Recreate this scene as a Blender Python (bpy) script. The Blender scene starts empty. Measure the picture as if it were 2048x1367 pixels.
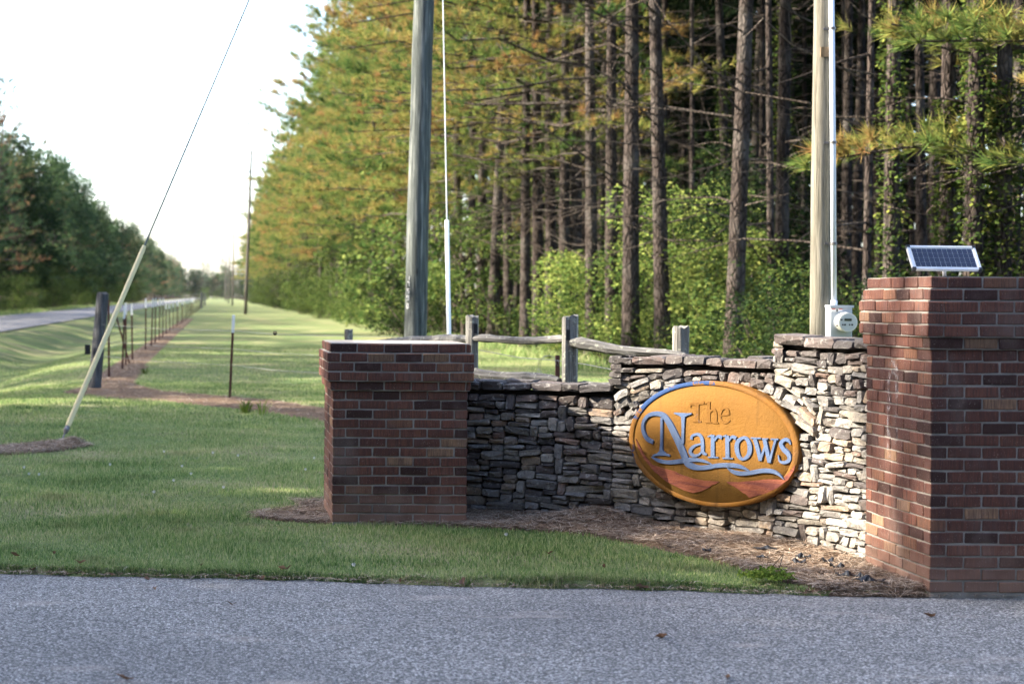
import bpy, bmesh, math, random
import numpy as np
from mathutils import Vector, Matrix

# ------------------------------------------------------------------ scene, camera, light
sc = bpy.context.scene
COL = sc.collection
W_, H_ = 2048.0, 1367.0
F = 3500.0                    # focal length in photograph pixels
PX, PY = 435.0, 597.0         # where the optical axis meets the picture (shifted lens)
EYE = 1.65
ROLL = math.radians(0.4)

cam_d = bpy.data.cameras.new('camera')
cam = bpy.data.objects.new('camera', cam_d); COL.objects.link(cam)
cam.location = (0, 0, EYE); cam.rotation_euler = (math.pi / 2, -ROLL, 0)
cam_d.sensor_width = 36; cam_d.lens = F / W_ * 36
cam_d.shift_x = (W_ / 2 - PX) / W_; cam_d.shift_y = -(H_ / 2 - PY) / W_
cam_d.clip_start = 0.1; cam_d.clip_end = 4000
cam_d.dof.use_dof = True; cam_d.dof.focus_distance = 12.0; cam_d.dof.aperture_fstop = 2.8
sc.camera = cam

SUN_EL, SUN_AZ = math.radians(31), math.radians(9)      # azimuth: from -X towards +Y
S = Vector((-math.cos(SUN_EL) * math.cos(SUN_AZ), math.cos(SUN_EL) * math.sin(SUN_AZ), math.sin(SUN_EL)))
world = bpy.data.worlds.new('World'); sc.world = world; world.use_nodes = True
wn = world.node_tree.nodes; wl = world.node_tree.links
sky = wn.new('ShaderNodeTexSky'); sky.sky_type = 'NISHITA'; sky.sun_disc = False
sky.sun_elevation = SUN_EL; sky.sun_rotation = math.atan2(S.x, S.y)
sky.air_density = 0.8; sky.dust_density = 2.5; sky.ozone_density = 0.6
wn['Background'].inputs['Strength'].default_value = 0.125
wl.new(sky.outputs[0], wn['Background'].inputs[0])
sun_d = bpy.data.lights.new('sun', 'SUN'); sun = bpy.data.objects.new('sun', sun_d); COL.objects.link(sun)
sun_d.energy = 3.5; sun_d.angle = math.radians(0.55); sun_d.color = (1.0, 0.89, 0.73)
sun.location = (-30, 5, 30); sun.rotation_euler = (-S).to_track_quat('-Z', 'Y').to_euler()
sc.view_settings.view_transform = 'Standard'; sc.view_settings.look = 'None'
sc.view_settings.gamma = 1.0; sc.view_settings.exposure = 2.8
sc.cycles.use_denoising = True
sc.cycles.max_bounces = 6; sc.cycles.diffuse_bounces = 3; sc.cycles.glossy_bounces = 2
sc.cycles.transmission_bounces = 3; sc.cycles.transparent_max_bounces = 6
sc.cycles.sample_clamp_indirect = 6.0

rnd = random.Random(7)
NR = np.random.RandomState

def P(px, py, Y):
    """world point seen at photograph pixel (px, py) at distance Y"""
    xc = (px - PX) * Y / F; zc = (PY - py) * Y / F
    return Vector((xc * math.cos(ROLL) - zc * math.sin(ROLL), Y, EYE + xc * math.sin(ROLL) + zc * math.cos(ROLL)))

def G(px, py, z=0.0):
    a = P(px, py, 1.0) - Vector((0, 0, EYE))
    t = (z - EYE) / a.z
    return Vector((a.x * t, t, z))

# ------------------------------------------------------------------ helpers
def thing(name, label, cat, loc=(0, 0, 0), group=None, rot=(0, 0, 0)):
    o = bpy.data.objects.new(name, None); COL.objects.link(o)
    o.location = loc; o.rotation_euler = rot; o.empty_display_size = 0.1
    o['label'] = label; o['category'] = cat
    if group: o['group'] = group
    return o

def tag(o, label=None, cat=None, group=None, kind=None):
    if label: o['label'] = label
    if cat: o['category'] = cat
    if group: o['group'] = group
    if kind: o['kind'] = kind
    return o

def link(name, me, mat=None, parent=None, loc=None, rot=None):
    o = bpy.data.objects.new(name, me); COL.objects.link(o)
    if mat and not me.materials: me.materials.append(mat)
    if parent: o.parent = parent
    if loc is not None: o.location = loc
    if rot is not None: o.rotation_euler = rot
    return o

def tri_mesh(name, V, Fc, smooth=False):
    V = np.ascontiguousarray(V, dtype=np.float32).reshape(-1, 3); Fc = np.ascontiguousarray(Fc, dtype=np.int32)
    k = Fc.shape[1]
    me = bpy.data.meshes.new(name)
    me.vertices.add(len(V)); me.vertices.foreach_set('co', V.ravel())
    me.loops.add(Fc.size); me.loops.foreach_set('vertex_index', Fc.ravel())
    me.polygons.add(len(Fc))
    me.polygons.foreach_set('loop_start', np.arange(0, Fc.size, k, dtype=np.int32))
    if smooth: me.polygons.foreach_set('use_smooth', np.ones(len(Fc), dtype=bool))
    me.update(calc_edges=True)
    return me

class MB:
    """collects quads/tris into one mesh"""
    def __init__(s): s.v = []; s.f = []
    def add(s, vs, fs):
        b = len(s.v); s.v += [tuple(v) for v in vs]; s.f += [tuple(i + b for i in f) for f in fs]; return s
    def box(s, a, b, M=None):
        x0, y0, z0 = a; x1, y1, z1 = b
        vs = [(x0, y0, z0), (x1, y0, z0), (x1, y1, z0), (x0, y1, z0), (x0, y0, z1), (x1, y0, z1), (x1, y1, z1), (x0, y1, z1)]
        if M: vs = [M @ Vector(v) for v in vs]
        return s.add(vs, [(0, 3, 2, 1), (4, 5, 6, 7), (0, 1, 5, 4), (1, 2, 6, 5), (2, 3, 7, 6), (3, 0, 4, 7)])
    def tube(s, pts, rad, n=8, cap=True):
        pts = [Vector(p) for p in pts]
        if not hasattr(rad, '__len__'): rad = [rad] * len(pts)
        b = len(s.v); ref = None
        for i, p in enumerate(pts):
            t = (pts[min(i + 1, len(pts) - 1)] - pts[max(i - 1, 0)]).normalized()
            if ref is None:
                ref = t.cross(Vector((0, 0, 1)) if abs(t.z) < 0.9 else Vector((1, 0, 0))).normalized()
            ref = (ref - t * ref.dot(t)).normalized(); w = t.cross(ref)
            for k in range(n):
                a = 2 * math.pi * k / n
                s.v.append(tuple(p + (ref * math.cos(a) + w * math.sin(a)) * rad[i]))
        for i in range(len(pts) - 1):
            for k in range(n):
                s.f.append((b + i * n + k, b + i * n + (k + 1) % n, b + (i + 1) * n + (k + 1) % n, b + (i + 1) * n + k))
        if cap:
            s.f.append(tuple(b + k for k in reversed(range(n)))); e = b + (len(pts) - 1) * n
            s.f.append(tuple(e + k for k in range(n)))
        return s
    def mesh(s, name, smooth=False):
        me = bpy.data.meshes.new(name); me.from_pydata(s.v, [], s.f); me.update()
        if smooth: me.polygons.foreach_set('use_smooth', [True] * len(me.polygons))
        return me
    def obj(s, name, mat, parent=None, smooth=False, loc=None, rot=None):
        return link(name, s.mesh(name, smooth), mat, parent, loc, rot)

def bevel_box(name, sx, sy, sz, r=0.006, jit=0.0, seed=0, mat=None):
    bm = bmesh.new(); bmesh.ops.create_cube(bm, size=1)
    bmesh.ops.scale(bm, vec=(sx, sy, sz), verts=bm.verts)
    q = random.Random(seed)
    for v in bm.verts: v.co += Vector((q.uniform(-jit, jit), q.uniform(-jit, jit) * .6, q.uniform(-jit, jit)))
    bmesh.ops.bevel(bm, geom=list(bm.edges), offset=r, segments=1, affect='EDGES')
    me = bpy.data.meshes.new(name); bm.to_mesh(me); bm.free()
    if mat: me.materials.append(mat)
    return me

# ------------------------------------------------------------------ materials
class NT:
    def __init__(s, name, rough=0.9, spec=0.2):
        s.m = bpy.data.materials.new(name); s.m.use_nodes = True
        s.t = s.m.node_tree; s.n = s.t.nodes; s.l = s.t.links
        s.b = s.n['Principled BSDF']; s.b.inputs['Roughness'].default_value = rough
        s.b.inputs['Specular IOR Level'].default_value = spec
    def put(s, inp, v):
        if hasattr(v, 'is_output'): s.l.new(v, inp)
        elif isinstance(v, (tuple, list)) and inp.type == 'RGBA' and len(v) == 3: inp.default_value = (*v, 1)
        else: inp.default_value = v
    def co(s, kind='Object', scale=(1, 1, 1), rnd_off=False):
        if kind == 'Position':
            o = s.n.new('ShaderNodeNewGeometry').outputs['Position']
        else:
            o = s.n.new('ShaderNodeTexCoord').outputs[kind]
        mp = s.n.new('ShaderNodeMapping'); s.l.new(o, mp.inputs[0]); mp.inputs['Scale'].default_value = scale
        if rnd_off:
            oi = s.n.new('ShaderNodeObjectInfo'); ml = s.math('MULTIPLY', oi.outputs['Random'], 57.0)
            s.l.new(ml, mp.inputs['Location'])
        return mp.outputs[0]
    def noise(s, co, scale, detail=3, rough=0.55, dist=0.0):
        n = s.n.new('ShaderNodeTexNoise'); s.l.new(co, n.inputs['Vector'])
        n.inputs['Scale'].default_value = scale; n.inputs['Detail'].default_value = detail
        n.inputs['Roughness'].default_value = rough; n.inputs['Distortion'].default_value = dist
        return n.outputs['Fac']
    def voro(s, co, scale, feat='F1', out='Distance'):
        n = s.n.new('ShaderNodeTexVoronoi'); s.l.new(co, n.inputs['Vector']); n.feature = feat
        n.inputs['Scale'].default_value = scale
        return n.outputs[out]
    def ramp(s, fac, stops, interp='LINEAR'):
        r = s.n.new('ShaderNodeValToRGB'); s.l.new(fac, r.inputs[0]); cr = r.color_ramp; cr.interpolation = interp
        while len(cr.elements) < len(stops): cr.elements.new(0.5)
        for e, (p, c) in zip(cr.elements, stops):
            e.position = p; e.color = (*c, 1) if hasattr(c, '__len__') else (c, c, c, 1)
        return r.outputs[0]
    def mix(s, fac, a, b, mode='MIX'):
        m = s.n.new('ShaderNodeMix'); m.data_type = 'RGBA'; m.blend_type = mode
        s.put(m.inputs[0], fac); s.put(m.inputs[6], a); s.put(m.inputs[7], b)
        return m.outputs[2]
    def math(s, op, a, b=None):
        m = s.n.new('ShaderNodeMath'); m.operation = op; s.put(m.inputs[0], a)
        if b is not None: s.put(m.inputs[1], b)
        return m.outputs[0]
    def rand(s): return s.n.new('ShaderNodeObjectInfo').outputs['Random']
    def island(s): return s.n.new('ShaderNodeNewGeometry').outputs['Random Per Island']
    def xyz(s, co):
        q = s.n.new('ShaderNodeSeparateXYZ'); s.l.new(co, q.inputs[0]); return q.outputs
    def bump(s, h, strength=0.5, dist=0.01):
        b = s.n.new('ShaderNodeBump'); s.l.new(h, b.inputs['Height'])
        b.inputs['Strength'].default_value = strength; b.inputs['Distance'].default_value = dist
        s.l.new(b.outputs[0], s.b.inputs['Normal']); return s
    def color(s, c): s.put(s.b.inputs['Base Color'], c); return s
    def leaf(s, col, trans=0.35):
        s.n.remove(s.b)
        d = s.n.new('ShaderNodeBsdfDiffuse'); t = s.n.new('ShaderNodeBsdfTranslucent'); mx = s.n.new('ShaderNodeMixShader')
        s.put(d.inputs['Color'], col); s.put(t.inputs['Color'], col); mx.inputs[0].default_value = trans
        s.l.new(d.outputs[0], mx.inputs[1]); s.l.new(t.outputs[0], mx.inputs[2])
        s.l.new(mx.outputs[0], s.n['Material Output'].inputs['Surface']); return s

def plain(name, c, rough=0.6, metal=0.0, spec=0.3):
    a = NT(name, rough, spec); a.color(c); a.b.inputs['Metallic'].default_value = metal; return a.m

def m_brick():
    a = NT('brick', 0.9, 0.15); r = a.rand()
    base = a.ramp(r, [(0.0, (0.0407, 0.0211, 0.0175)), (.11, (0.1153, 0.0489, 0.0356)), (.34, (0.1542, 0.0655, 0.0457)), (.52, (0.0997, 0.0447, 0.0341)),
                      (.68, (0.1251, 0.0557, 0.0393)), (.80, (0.0475, 0.0245, 0.0206)), (.89, (0.1732, 0.0848, 0.0525)), (.95, (0.2569, 0.1541, 0.0949)), (.978, (0.1844, 0.1108, 0.0678))], 'CONSTANT')
    co = a.co('Object', (1, 1, 1), True)
    st = a.noise(a.co('Object', (60, 60, 5), True), 2.0, 3)
    big = a.noise(co, 9, 3)
    c = a.mix(a.ramp(st, [(.38, 0), (.66, .72)]), base, (.045, .026, .024))
    c = a.mix(a.ramp(big, [(.52, 0), (.72, .55)]), c, (.10, .06, .055))
    pw = a.co('Position'); pz = a.xyz(pw)[2]; splash = a.math('ADD', pz, a.math('MULTIPLY', a.noise(pw, 7, 3), .30))
    c = a.mix(a.ramp(splash, [(.16, .75), (.42, 0)]), c, (.235, .145, .11))
    wash = a.noise(a.co('Position', (1, 1, .35)), 3.2, 4); c = a.mix(a.ramp(wash, [(.56, 0), (.74, .35)]), c, (.24, .19, .165))
    fl = a.noise(co, 160, 2)
    c = a.mix(a.ramp(fl, [(.66, 0), (.72, .5)]), c, (.5, .42, .36))
    a.color(c); a.bump(a.math('ADD', st, a.math('MULTIPLY', fl, .6)), .45, .004); return a.m

def m_mortar():
    a = NT('mortar', 0.95, 0.1); co = a.co('Object')
    n = a.noise(co, 40, 4); n2 = a.noise(co, 6, 3)
    c = a.mix(n, (.19, .175, .16), (.34, .32, .29)); c = a.mix(a.ramp(n2, [(.45, 0), (.68, .7)]), c, (.14, .12, .105))
    a.color(c); a.bump(n, .5, .004); return a.m

def m_stone(name, stops):
    a = NT(name, 0.92, 0.15); r = a.island() if name.startswith('small') else a.rand(); base = a.ramp(r, stops)
    co = a.co('Object', (1, 1, 1), True)
    n = a.noise(co, 14, 5, .62); f = a.noise(co, 70, 4, .6); l = a.noise(co, 30, 2)
    c = a.mix(a.ramp(n, [(.35, .65), (.6, 0)]), base, (.10, .095, .092))
    c = a.mix(a.ramp(l, [(.58, 0), (.70, .38)]), c, (.48, .47, .44))
    c = a.mix(a.ramp(f, [(.28, .75), (.48, 0)]), c, (.05, .046, .045))
    a.color(c); a.bump(a.math('ADD', n, a.math('MULTIPLY', f, .7)), .7, .012); return a.m

def m_asphalt(name, c0, c1, sc_=1.0):
    a = NT(name, 0.85, 0.25); co = a.co('Object')
    v = a.voro(co, 95 * sc_, 'F1', 'Color'); vd = a.voro(co, 95 * sc_); n = a.noise(co, 60 * sc_, 3); big = a.noise(co, .7, 4)
    s0 = a.xyz(v)[0]
    c = a.ramp(s0, [(0, tuple(x * .55 for x in c0)), (.35, c0), (.62, c1), (.82, tuple(x * 1.5 for x in c1)), (.93, (.48, .47, .45)), (1, (.62, .60, .57))])
    c = a.mix(a.ramp(vd, [(.35, 0), (.75, .75)]), c, (.035, .036, .04))
    c = a.mix(a.ramp(big, [(.35, .28), (.6, 0)]), c, (.06, .06, .065), 'MIX')
    du = a.noise(a.co('Object', (1, 2.2, 1)), 1.3, 4)
    c = a.mix(a.ramp(du, [(.60, 0), (.72, .38)]), c, (.46, .40, .34))
    sp = a.noise(co, 25, 2); c = a.mix(a.ramp(sp, [(.74, 0), (.78, .7)]), c, (.5, .42, .34))
    a.color(c); a.bump(a.math('SUBTRACT', 1.0, vd), .8, .008); return a.m

def m_ground():
    a = NT('ground', 1.0, 0.05); p = a.co('Position')
    n1 = a.noise(a.co('Position', (.35, 1.6, 1)), .55, 4); n2 = a.noise(p, 2.2, 4); n3 = a.noise(a.co('Position', (1, .25, 1)), 9, 4, .7)
    g = a.ramp(n1, [(.30, (.08, .13, .045)), (.48, (.12, .16, .063)), (.62, (.175, .19, .083)), (.76, (.27, .24, .13))])
    g = a.mix(a.ramp(n2, [(.42, 0), (.75, .6)]), g, (.11, .155, .06))
    g = a.mix(a.math('MULTIPLY', n3, .45), g, (.07, .10, .04))
    dry = a.noise(p, .5, 3); g = a.mix(a.ramp(dry, [(.48, 0), (.66, .65)]), g, (.25, .215, .125))
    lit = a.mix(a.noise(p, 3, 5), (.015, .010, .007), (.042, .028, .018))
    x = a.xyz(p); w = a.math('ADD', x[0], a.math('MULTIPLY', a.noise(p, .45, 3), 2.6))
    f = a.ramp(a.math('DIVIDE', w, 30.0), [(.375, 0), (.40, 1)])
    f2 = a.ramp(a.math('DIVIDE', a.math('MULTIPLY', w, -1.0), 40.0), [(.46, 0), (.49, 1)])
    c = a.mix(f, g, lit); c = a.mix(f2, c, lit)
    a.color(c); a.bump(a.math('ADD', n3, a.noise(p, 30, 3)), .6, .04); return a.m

def m_straw():
    a = NT('pine_straw', 0.95, 0.1); i = a.island()
    c = a.ramp(i, [(0, (.10, .065, .045)), (.35, (.20, .138, .096)), (.65, (.32, .245, .18)), (1, (.46, .395, .32))])
    a.color(c); return a.m

def m_bed():
    a = NT('straw_litter', 1.0, 0.05); p = a.co('Position')
    n = a.noise(a.co('Position', (1, 1, 1)), 55, 4, .7); b = a.noise(p, 2.5, 3)
    c = a.mix(n, (.042, .029, .021), (.20, .142, .10)); c = a.mix(a.ramp(b, [(.55, 0), (.7, .4)]), c, (.18, .10, .062))
    a.color(c); a.bump(n, .8, .02); return a.m

def m_grass():
    a = NT('grass_blades'); p = a.co('Position'); i = a.island()
    n = a.noise(a.co('Position', (.8, 1.4, 1)), .8, 4)
    c = a.ramp(a.math('ADD', a.math('MULTIPLY', i, .50), a.math('MULTIPLY', n, .62)),
               [(.24, (.048, .105, .036)), (.42, (.125, .215, .066)), (.58, (.22, .305, .11)), (.74, (.37, .41, .19)), (.90, (.52, .47, .29))])
    d = a.noise(p, 1.7, 3); c = a.mix(a.ramp(d, [(.56, 0), (.74, .55)]), c, (.13, .11, .06))
    return a.leaf(c, .35).m

def m_needles(name, stops, sc_=.42):
    a = NT(name); co = a.co('Object', (1, 1, 1), True); n = a.noise(co, sc_, 3, .6); i = a.island()
    f = a.math('ADD', a.math('MULTIPLY', n, .95), a.math('MULTIPLY', i, .10)); f = a.math('ADD', f, a.math('MULTIPLY', a.rand(), .06))
    return a.leaf(a.ramp(f, stops), .3).m

def m_bark(name, c0, c1, c2):
    a = NT(name, 0.95, 0.1); co = a.co('Object', (1, 1, .32), True)
    v = a.voro(co, 13, 'DISTANCE_TO_EDGE'); n = a.noise(co, 9, 5, .65); big = a.noise(a.co('Object', (1, 1, 1), True), 1.2, 3)
    c = a.mix(n, c0, c1); c = a.mix(a.ramp(v, [(0, .85), (.16, 0)]), c, c2)
    c = a.mix(a.ramp(big, [(.5, 0), (.75, .4)]), c, (.17, .16, .145))
    a.color(c); a.bump(a.math('ADD', a.ramp(v, [(0, 0), (.2, 1)]), n), .9, .03); return a.m

def m_wood(name, c0, c1, c2, scale=(14, 14, 1.2), lich=0.0):
    a = NT(name, 0.9, 0.12); co = a.co('Object', scale, True)
    n = a.noise(co, 2.2, 5, .65, .6); cr = a.noise(a.co('Object', tuple(x * (3 if x > 2 else .8) for x in scale), True), 2.0, 3, .6, .3)
    k = a.voro(a.co('Object', (4, 4, 1.3), True), 1.2)
    c = a.ramp(n, [(.3, c0), (.5, c1), (.68, c2)])
    c = a.mix(a.ramp(cr, [(.30, .85), (.42, 0)]), c, tuple(x * .22 for x in c0))
    c = a.mix(a.ramp(k, [(.03, .8), (.13, 0)]), c, tuple(x * .35 for x in c0))
    if lich:
        l = a.noise(a.co('Object', (1, 1, 1), True), 22, 3); c = a.mix(a.ramp(l, [(.58, 0), (.66, lich)]), c, (.50, .52, .43))
    a.color(c); a.bump(a.math('ADD', n, a.ramp(cr, [(.3, 0), (.45, 1)])), .7, .012); return a.m

def m_leaf(name, stops, sc_=1.2, trans=.35):
    a = NT(name); co = a.co('Object', (1, 1, 1), True); n = a.noise(co, sc_, 2); i = a.island()
    f = a.math('ADD', a.math('MULTIPLY', n, .5), a.math('MULTIPLY', i, .5))
    c = a.mix(1.0, a.ramp(f, stops), a.ramp(a.rand(), [(0, .38), (.5, .8), (1, 1.15)]), 'MULTIPLY')
    return a.leaf(c, trans).m

def m_sign_face(name, base, dark, chips=None, rimfade=False):
    a = NT(name, 0.8, 0.2); co = a.co('Object')
    n = a.noise(co, 6, 4); f = a.noise(co, 90, 3); c = a.mix(a.ramp(n, [(.4, 0), (.75, .5)]), base, dark)
    st = a.noise(a.co('Object', (9, 9, .7)), 1.6, 3); c = a.mix(a.ramp(st, [(.58, 0), (.74, .5)]), c, tuple(x * .35 for x in base))
    if name == 'canyon_red': c = a.mix(a.ramp(a.noise(a.co('Object', (1.2, 1, 14)), 2.2, 4, .6, .4), [(.42, 0), (.62, .85)]), base, dark)
    if name == 'sign_orange':
        zz = a.math('ADD', a.xyz(co)[2], a.math('MULTIPLY', n, .12)); c = a.mix(a.ramp(zz, [(.40, .62), (.66, 0)]), c, (.085, .048, .008))
    if chips:
        k = a.noise(a.co('Object', (1, 1, 1.3)), 3.4, 7, .72)
        if name == 'sign_rim': x_ = a.xyz(co); k = a.math('ADD', k, a.math('ADD', a.math('MULTIPLY', a.math('SUBTRACT', x_[2], .84), .26), a.math('MULTIPLY', x_[0], -.12)))
        c = a.mix(a.ramp(k, [(chips[1], 0), (chips[1] + .015, 1)]), c, chips[0])
    a.color(c); a.bump(a.math('ADD', f, a.noise(co, 38, 3)), .7, .005); return a.m

MAT = dict(
    brick=m_brick(), mortar=m_mortar(), capm=plain('sandy_mortar', (.50, .465, .415), .95, 0, .1),
    stone=m_stone('stone', [(0, (.13, .124, .118)), (.3, (.225, .215, .205)), (.55, (.27, .24, .195)), (.75, (.17, .165, .162)), (.9, (.30, .225, .155)), (1, (.20, .13, .105))]),
    stone_pale=m_stone('pale_stone', [(0, (.29, .275, .255)), (.5, (.345, .325, .295)), (.8, (.265, .26, .25)), (1, (.33, .26, .19))]),
    stone_dark=m_stone('dark_stone', [(0, (.050, .046, .047)), (.5, (.085, .073, .071)), (1, (.125, .092, .082))]),
    fstone=m_stone('small_stone', [(0, (.13, .124, .118)), (.3, (.225, .215, .205)), (.55, (.27, .24, .195)), (.75, (.17, .165, .162)), (.9, (.30, .225, .155)), (1, (.20, .13, .105))]),
    fstone_pale=m_stone('small_pale_stone', [(0, (.29, .275, .255)), (.5, (.345, .325, .295)), (.8, (.265, .26, .25)), (1, (.33, .26, .19))]),
    fstone_dark=m_stone('small_dark_stone', [(0, (.050, .046, .047)), (.5, (.085, .073, .071)), (1, (.125, .092, .082))]),
    core=plain('wall_core', (.035, .032, .03), 1.0, 0, .05),
    asphalt=m_asphalt('asphalt', (.17, .163, .153), (.295, .284, .268)),
    road=m_asphalt('road_asphalt', (.15, .145, .15), (.24, .235, .24), .3),
    ground=m_ground(), straw=m_straw(), bed=m_bed(), grass=m_grass(),
    pole=m_wood('treated_pole', (.034, .041, .040), (.085, .098, .094), (.22, .235, .22), (13, 13, .6)),
    pole_tan=m_wood('pale_pole', (.10, .094, .075), (.17, .16, .13), (.24, .225, .185), (16, 16, .9)),
    pole_far=plain('dark_pole', (.085, .075, .06), .9),
    rail=m_wood('weathered_rail', (.075, .074, .072), (.14, .138, .134), (.225, .222, .213), (1.0, 26, 26), .4),
    rail_v=m_wood('weathered_post', (.10, .098, .09), (.18, .176, .163), (.28, .27, .25), (22, 22, 1.0), .5),
    oldpost=m_wood('old_post', (.035, .037, .042), (.08, .084, .092), (.16, .165, .17), (16, 16, 1.0)),
    tpost=plain('rusty_post', (.085, .032, .024), .8), white=plain('white_paint', (.78, .78, .76), .6),
    wire=plain('fence_wire', (.20, .21, .21), .6, .2), guy=plain('guy_wire', (.05, .075, .085), .7, .0),
    guard=plain('guard_yellow', (.60, .53, .30), .5), guard_w=plain('guard_white', (.78, .79, .75), .45),
    steel=plain('anchor_steel', (.16, .16, .165), .5, .8),
    grey=plain('meter_grey', (.42, .46, .50), .45), conduit=plain('conduit_plastic', (.62, .66, .72), .4),
    meterw=plain('meter_cover', (.70, .69, .63), .3), meterf=plain('meter_dial', (.52, .55, .53), .4), black=plain('black_plastic', (.014, .016, .02), .45),
    lcd=plain('display', (.06, .065, .045), .3), redt=plain('red_print', (.55, .12, .10), .6), glass=None,
    alum=plain('aluminium_frame', (.66, .68, .71), .35, .5), cell=plain('solar_cell', (.012, .018, .045), .12, 0, .6), gridw=plain('cell_lines', (.55, .58, .62), .4),
    bark=m_bark('pine_bark', (.021, .017, .0155), (.088, .070, .061), (.005, .004, .0035)),
    bark_in=m_bark('shaded_bark', (.012, .010, .009), (.045, .036, .031), (.003, .0025, .002)),  # pine bark again, the wood's inner shade put into its colour
    limb=m_bark('limb_bark', (.045, .036, .03), (.115, .093, .078), (.018, .014, .011)),
    needles=m_needles('pine_needles', [(.41, (.038, .082, .025)), (.51, (.10, .155, .04)), (.58, (.195, .205, .055)), (.655, (.275, .205, .07)), (.75, (.275, .145, .065))]),
    needles_d=m_needles('shade_needles', [(.38, (.005, .012, .006)), (.58, (.010, .018, .008)), (.74, (.026, .026, .010))]),  # needles darkened in colour to deepen the shade inside the wood
    needles_l=m_needles('roadside_needles', [(.42, (.040, .078, .042)), (.55, (.065, .11, .05)), (.61, (.11, .11, .05)), (.67, (.20, .11, .062)), (.82, (.23, .12, .068))], .16),
    leafy=m_leaf('shrub_leaves', [(.2, (.022, .047, .015)), (.5, (.066, .11, .03)), (.75, (.165, .20, .055)), (1, (.29, .275, .09))], .8),
    leafb=m_leaf('sunlit_leaves', [(.2, (.06, .11, .03)), (.5, (.14, .20, .05)), (.75, (.28, .31, .085)), (1, (.40, .37, .13))], .8),  # shrub leaves lightened, sunlight put into the colour
    leafl=m_leaf('roadside_leaves', [(.2, (.030, .060, .030)), (.6, (.057, .098, .042)), (1, (.12, .15, .055))], .8),
    leafd=m_leaf('shade_leaves', [(.2, (.010, .021, .010)), (.6, (.022, .038, .015)), (1, (.055, .07, .026))], .8),  # leaf colour lowered to stand for shade in the wood's depth
    ivy=m_leaf('ivy_leaves', [(.2, (.03, .06, .018)), (.6, (.085, .12, .03)), (.85, (.19, .19, .045)), (1, (.30, .21, .055))], 1.5),
    weed=m_leaf('weed_leaves', [(.2, (.08, .15, .03)), (.7, (.17, .25, .05)), (1, (.33, .32, .08))], 3),
    deadleaf=m_leaf('dead_leaf', [(.2, (.13, .075, .05)), (1, (.30, .19, .13))], 2, .2),
    fluff=plain('seed_head', (.5, .51, .47), .9),
    sign=m_sign_face('sign_orange', (.165, .077, .011), (.125, .059, .010), ((.04, .10, .26), .80)),
    rim=m_sign_face('sign_rim', (.18, .078, .010), (.05, .043, .036), ((.016, .045, .13), .565)),
    blue=m_sign_face('letter_blue', (.070, .110, .205), (.105, .13, .19), ((.17, .075, .014), .64)),
    orange_l=m_sign_face('letter_orange', (.15, .068, .0095), (.11, .050, .0085), ((.05, .085, .19), .60)),
    edge=plain('letter_edge', (.16, .075, .025), .8),
    bank=m_sign_face('canyon_red', (.21, .066, .034), (.085, .024, .022)),
    wing=plain('butterfly_dark', (.02, .017, .014), .8), wing_y=plain('butterfly_yellow', (.75, .62, .30), .8),
)

# ------------------------------------------------------------------ terrain
def gz(x, y):
    x = np.asarray(x, float); y = np.asarray(y, float)
    z = 0.0016 * np.maximum(0, y - 30)
    k = np.clip((y - 16) / 14, 0, 1)
    z = z - k * 0.62 * np.exp(-((x + 6.2) / 1.9) ** 2)
    z = z + .010 * np.sin(x * 1.9 + y * .7) * np.sin(y * 1.1 - x * .4) * np.clip((30 - y) / 10, 0, 1) * np.clip((x + 6) / 3, 0, 1)
    z = z - .06 * np.clip((edge_y(x) + .012 - y) / .04, 0, 1)
    return z

def edge_y(x): return 10.53 - 0.125 * np.minimum(np.asarray(x, float), 3.9) + (.026 * np.sin(np.asarray(x, float) * 2.9 + .6) + .018 * np.sin(np.asarray(x, float) * 11.7 + 1) + .012 * np.sin(np.asarray(x, float) * 23.1 + 2)) * np.clip((4.0 - np.asarray(x, float)) / .6, 0, 1)

def gzf(x, y): return float(gz(x, y))

def build_grid(name, xs, ys, zf, mat, kind='structure'):
    X, Y = np.meshgrid(xs, ys); Z = zf(X, Y)
    V = np.stack([X, Y, Z], -1).reshape(-1, 3); nx = len(xs); ny = len(ys)
    i, j = np.meshgrid(np.arange(nx - 1), np.arange(ny - 1)); b = (j * nx + i).ravel()
    Fc = np.stack([b, b + 1, b + nx + 1, b + nx], -1)
    return tag(link(name, tri_mesh(name, V, Fc, True), mat), kind=kind)

xs = np.concatenate([np.linspace(-900, -60, 12)[:-1], np.linspace(-60, -18, 22)[:-1], np.linspace(-18, 14, 129)[:-1], np.linspace(14, 60, 20)[:-1], np.linspace(60, 900, 12)])
ys = np.concatenate([np.linspace(-120, 4, 16)[:-1], np.linspace(4, 9.2, 10)[:-1], np.linspace(9.2, 12, 100)[:-1], np.linspace(12, 40, 113)[:-1], np.linspace(40, 200, 80)[:-1], np.linspace(200, 2200, 40)])
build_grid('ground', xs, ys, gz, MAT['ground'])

dx = np.linspace(-14, 14, 561)                       # drive: front sheet whose far edge wavers like broken tarmac
rows = np.concatenate([np.array([-14, -6, 0, 3, 5, 6.5, 7.5, 8.4, 9.0, 9.4, 9.6]), [-1.]])
V = []; 
for r in rows:
    yy = np.full_like(dx, r) if r != -1. else edge_y(dx) + .012 * np.sin(dx * 37) + .008 * np.sin(dx * 91)
    V.append(np.stack([dx, yy, np.full_like(dx, -.012) - .02 * (r == -1.)], -1))
V = np.concatenate(V); n = len(dx); b = (np.arange(len(rows) - 1)[:, None] * n + np.arange(n - 1)[None]).ravel()
tag(link('asphalt_drive', tri_mesh('asphalt_drive', V, np.stack([b, b + 1, b + n + 1, b + n], -1)), MAT['asphalt']), kind='structure')

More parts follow.
